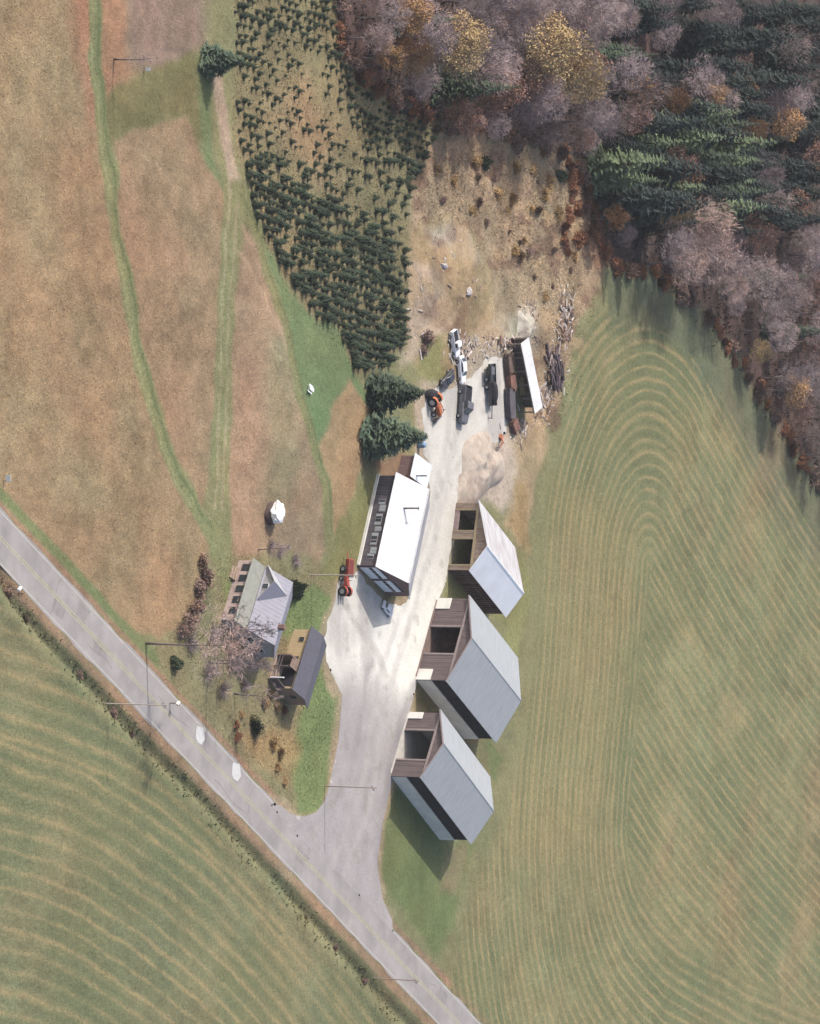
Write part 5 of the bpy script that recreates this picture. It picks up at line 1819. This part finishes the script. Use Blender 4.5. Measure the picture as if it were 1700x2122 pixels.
def rubble(name, label, spots, n, seed):
    r = np.random.default_rng(seed)
    P, C = [], []
    for k in range(n):
        cx, cy, sx, sy = spots[k % len(spots)]
        x_, y_ = G(cx + r.normal(0, sx), cy + r.normal(0, sy))
        P.append((x_, y_))
    P = np.array(P)
    Z = np.maximum(ground_at(P[:, 0], P[:, 1]), 0)
    sz = .04 + .15 * r.random(n) ** 2.0
    cube = np.array([(-1, -1, -.2), (1, -1, -.2), (1, 1, -.2), (-1, 1, -.2), (-.7, -.8, .8), (.8, -.6, .7), (.6, .8, .9), (-.8, .6, .6)])
    fc = np.array([(4, 5, 6, 7), (0, 1, 5, 4), (1, 2, 6, 5), (2, 3, 7, 6), (3, 0, 4, 7)])
    V = cube[None] * (sz[:, None] * np.stack([r.uniform(.8, 4.0, n), r.uniform(.3, 1.0, n), r.uniform(.25, .7, n)], 1))[:, None, :] * (1 + r.normal(0, .15, (n, 8, 3)))
    a = r.uniform(0, 6.28, n)
    X_ = V[..., 0] * np.cos(a)[:, None] - V[..., 1] * np.sin(a)[:, None] + P[:, :1]
    Y_ = V[..., 0] * np.sin(a)[:, None] + V[..., 1] * np.cos(a)[:, None] + P[:, 1:]
    Z_ = V[..., 2] + Z[:, None] + .03
    v = np.stack([X_, Y_, Z_], -1).reshape(-1, 3)
    f = (fc[None] + (np.arange(n) * 8)[:, None, None]).reshape(-1, 4)
    pal = np.array([alb(230, 222, 214), alb(206, 190, 176), alb(168, 146, 132), alb(120, 104, 104)])
    c = pal[r.choice(4, n, p=[.22, .3, .3, .18])] * r.uniform(.8, 1.15, n)[:, None]
    o = bpy.data.objects.new(name, numpy_mesh(name, v, f, M_RUB, {'soil': np.repeat(c, 8, 0)}, 4))
    COL.objects.link(o)
    tag(o, label, 'rubble', kind='stuff')


M_RUB = mat('rubble_bits', (.3, .3, .3), .95, .15, 4, attr='soil')
rubble('yard_rubble', 'pale rubble, bark and offcuts strewn round the lumber rack', [(1060, 715, 22, 10), (1172, 655, 9, 32), (1100, 670, 10, 26), (1150, 760, 9, 34), (1125, 830, 12, 22), (955, 740, 10, 26), (1075, 890, 12, 14), (1000, 720, 30, 16)], 1150, 41)
rubble('knoll_stones', 'small pale stones on the bare knoll and track edge', [(905, 520, 25, 25), (960, 600, 20, 20), (870, 640, 15, 40), (1000, 960, 22, 26)], 110, 43)

# ------------------------------------------------------------------ dead grass and weeds: too many to count
def tufts(name, label, polys, n, h0, h1, w, dark, seed, tint=(1, 1, 1), gain=1.55, jit=14):
    r = np.random.default_rng(seed)
    x0 = min(p[0] for pl in polys for p in pl)
    x1 = max(p[0] for pl in polys for p in pl)
    y0 = min(p[1] for pl in polys for p in pl)
    y1 = max(p[1] for pl in polys for p in pl)
    px = r.uniform(x0, x1, n * 3)
    py = r.uniform(y0, y1, n * 3)
    ok = np.zeros(len(px), bool)
    jx_, jy_ = px + r.normal(0, jit, len(px)), py + r.normal(0, jit, len(px))
    for pl_ in polys:
        ok |= sdf_poly(jx_, jy_, pl_) < 0
    ok &= sdf_poly(px, py, DRIVE_PX) > 4
    px, py = px[ok][:n], py[ok][:n]
    d = FV[None] * FPX + UV[None] * (px[:, None] - 850) + np.array([1., 0, 0])[None] * (py[:, None] - 1061)
    P = CAMP[None] + d * (-CAMP[2] / d[:, 2])[:, None]
    X, Y = P[:, 0], P[:, 1]
    keepm = r.random(len(X)) < .25 + 1.2 * (fbm(X, Y, 5, 3, seed) - .3)
    X, Y = X[keepm], Y[keepm]
    N_ = len(X)
    Z = ground_at(X, Y) - .02
    c = soil_at(X, Y) * np.array(tint) * r.uniform(dark, 1.4, N_)[:, None] * gain
    vs, cs = [], []
    for k in range(3):
        a = r.uniform(0, 6.28, N_)
        hh = r.uniform(h0, h1, N_)
        dx, dy = np.cos(a) * w, np.sin(a) * w
        lx, ly = r.normal(0, .6, N_) * hh, r.normal(0, .6, N_) * hh
        vs.append(np.stack([np.stack([X - dx, Y - dy, Z], 1), np.stack([X + dx, Y + dy, Z], 1), np.stack([X + lx, Y + ly, Z + hh], 1)], 1))
        cs.append(np.repeat(c[:, None], 3, 1))
    v = np.concatenate(vs).reshape(-1, 3)
    cc = np.concatenate(cs).reshape(-1, 3)
    f = np.arange(len(v)).reshape(-1, 3)
    o = bpy.data.objects.new(name, numpy_mesh(name, v, f, M_TUFT, {'soil': np.clip(cc, .003, .8)}, 3))
    COL.objects.link(o)
    tag(o, label, 'grass', kind='stuff')


M_TUFT = mat('dry_grass_blades', (.2, .15, .1), .95, .1, 2, attr='soil', spec=.1)
tufts('stubble', 'dry brown stubble and weeds of the near fields', [[(-60, -40), (190, -40), (215, 300), (240, 450), (300, 800), (345, 940), (410, 1080), (420, 1160), (390, 1260), (310, 1315), (240, 1280), (100, 1118), (-60, 940)],
      [(240, 295), (375, 245), (400, 290), (470, 400), (475, 440), (450, 760), (420, 1040), (320, 800), (254, 450)], [(502, 465), (580, 660), (600, 770), (665, 1000), (670, 1120), (600, 1150), (480, 1145), (476, 1000), (486, 600)], [(720, 785), (760, 835), (745, 950), (694, 1100), (685, 1000), (675, 930)]], 42000, .04, .14, .05, .9, 3, (1, 1, 1), 1.9)
tufts('scrub_weeds', 'tall dead weeds of the scrub under the wood', [SCRUB, [(1130, 640), (1195, 650), (1165, 860), (1120, 900)]], 13000, .08, .4, .05, .8, 5, (.97, 1, 1.05), 1.75, 18)
tufts('yard_grass', 'rough grass and fallen leaves round the farmhouse and the cabin', [[(425, 1150), (520, 1145), (690, 1195), (668, 1320), (674, 1380), (705, 1450), (690, 1580), (650, 1680), (600, 1680), (420, 1475), (316, 1350), (400, 1280)]], 9000, .06, .2, .06, .75, 7, (1, 1, 1), 1.7)
tufts('plantation_grass', 'rough grass between the young spruces', [PLANT], 12000, .06, .25, .07, .7, 9)
tufts('wood_floor_litter', 'brown brush and leaf litter on the floor of the wood', [FOREST], 16000, .2, .8, .1, .6, 11, (1, 1, 1), 1.0)
tufts('ditch_weeds', 'dark weeds growing in the roadside ditch', [[(0, 1180), (190, 1395), (440, 1658), (686, 1930), (850, 2110), (820, 2130), (670, 1968), (420, 1694), (170, 1430), (-10, 1220)]], 5000, .15, .5, .09, .45, 13, (.8, .85, .8), 1.4, 3)
print('tris', sum(len(o.data.polygons) for o in bpy.data.objects if o.type == 'MESH'), 'objects', len(bpy.data.objects))

# ------------------------------------------------------------------ thin autumn haze between the aircraft and the farm
hz = MB().box(-2600, 2600, -620, 3100, -2.5, CAMP[2] + 6).build('haze', None)
hm = bpy.data.materials.new('thin_haze')
hm.use_nodes = True
hn = hm.node_tree.nodes
for n_ in list(hn):
    if n_.type == 'BSDF_PRINCIPLED':
        hn.remove(n_)
pv = hn.new('ShaderNodeVolumePrincipled')
pv.inputs['Color'].default_value = (.95, .96, 1.0, 1)
pv.inputs['Density'].default_value = 0.00006
pv.inputs['Anisotropy'].default_value = 0.2
hm.node_tree.links.new(pv.outputs[0], [n_ for n_ in hn if n_.type == 'OUTPUT_MATERIAL'][0].inputs['Volume'])
hz.data.materials.append(hm)
tag(hz, 'thin haze of the autumn air over the farm', kind='stuff')
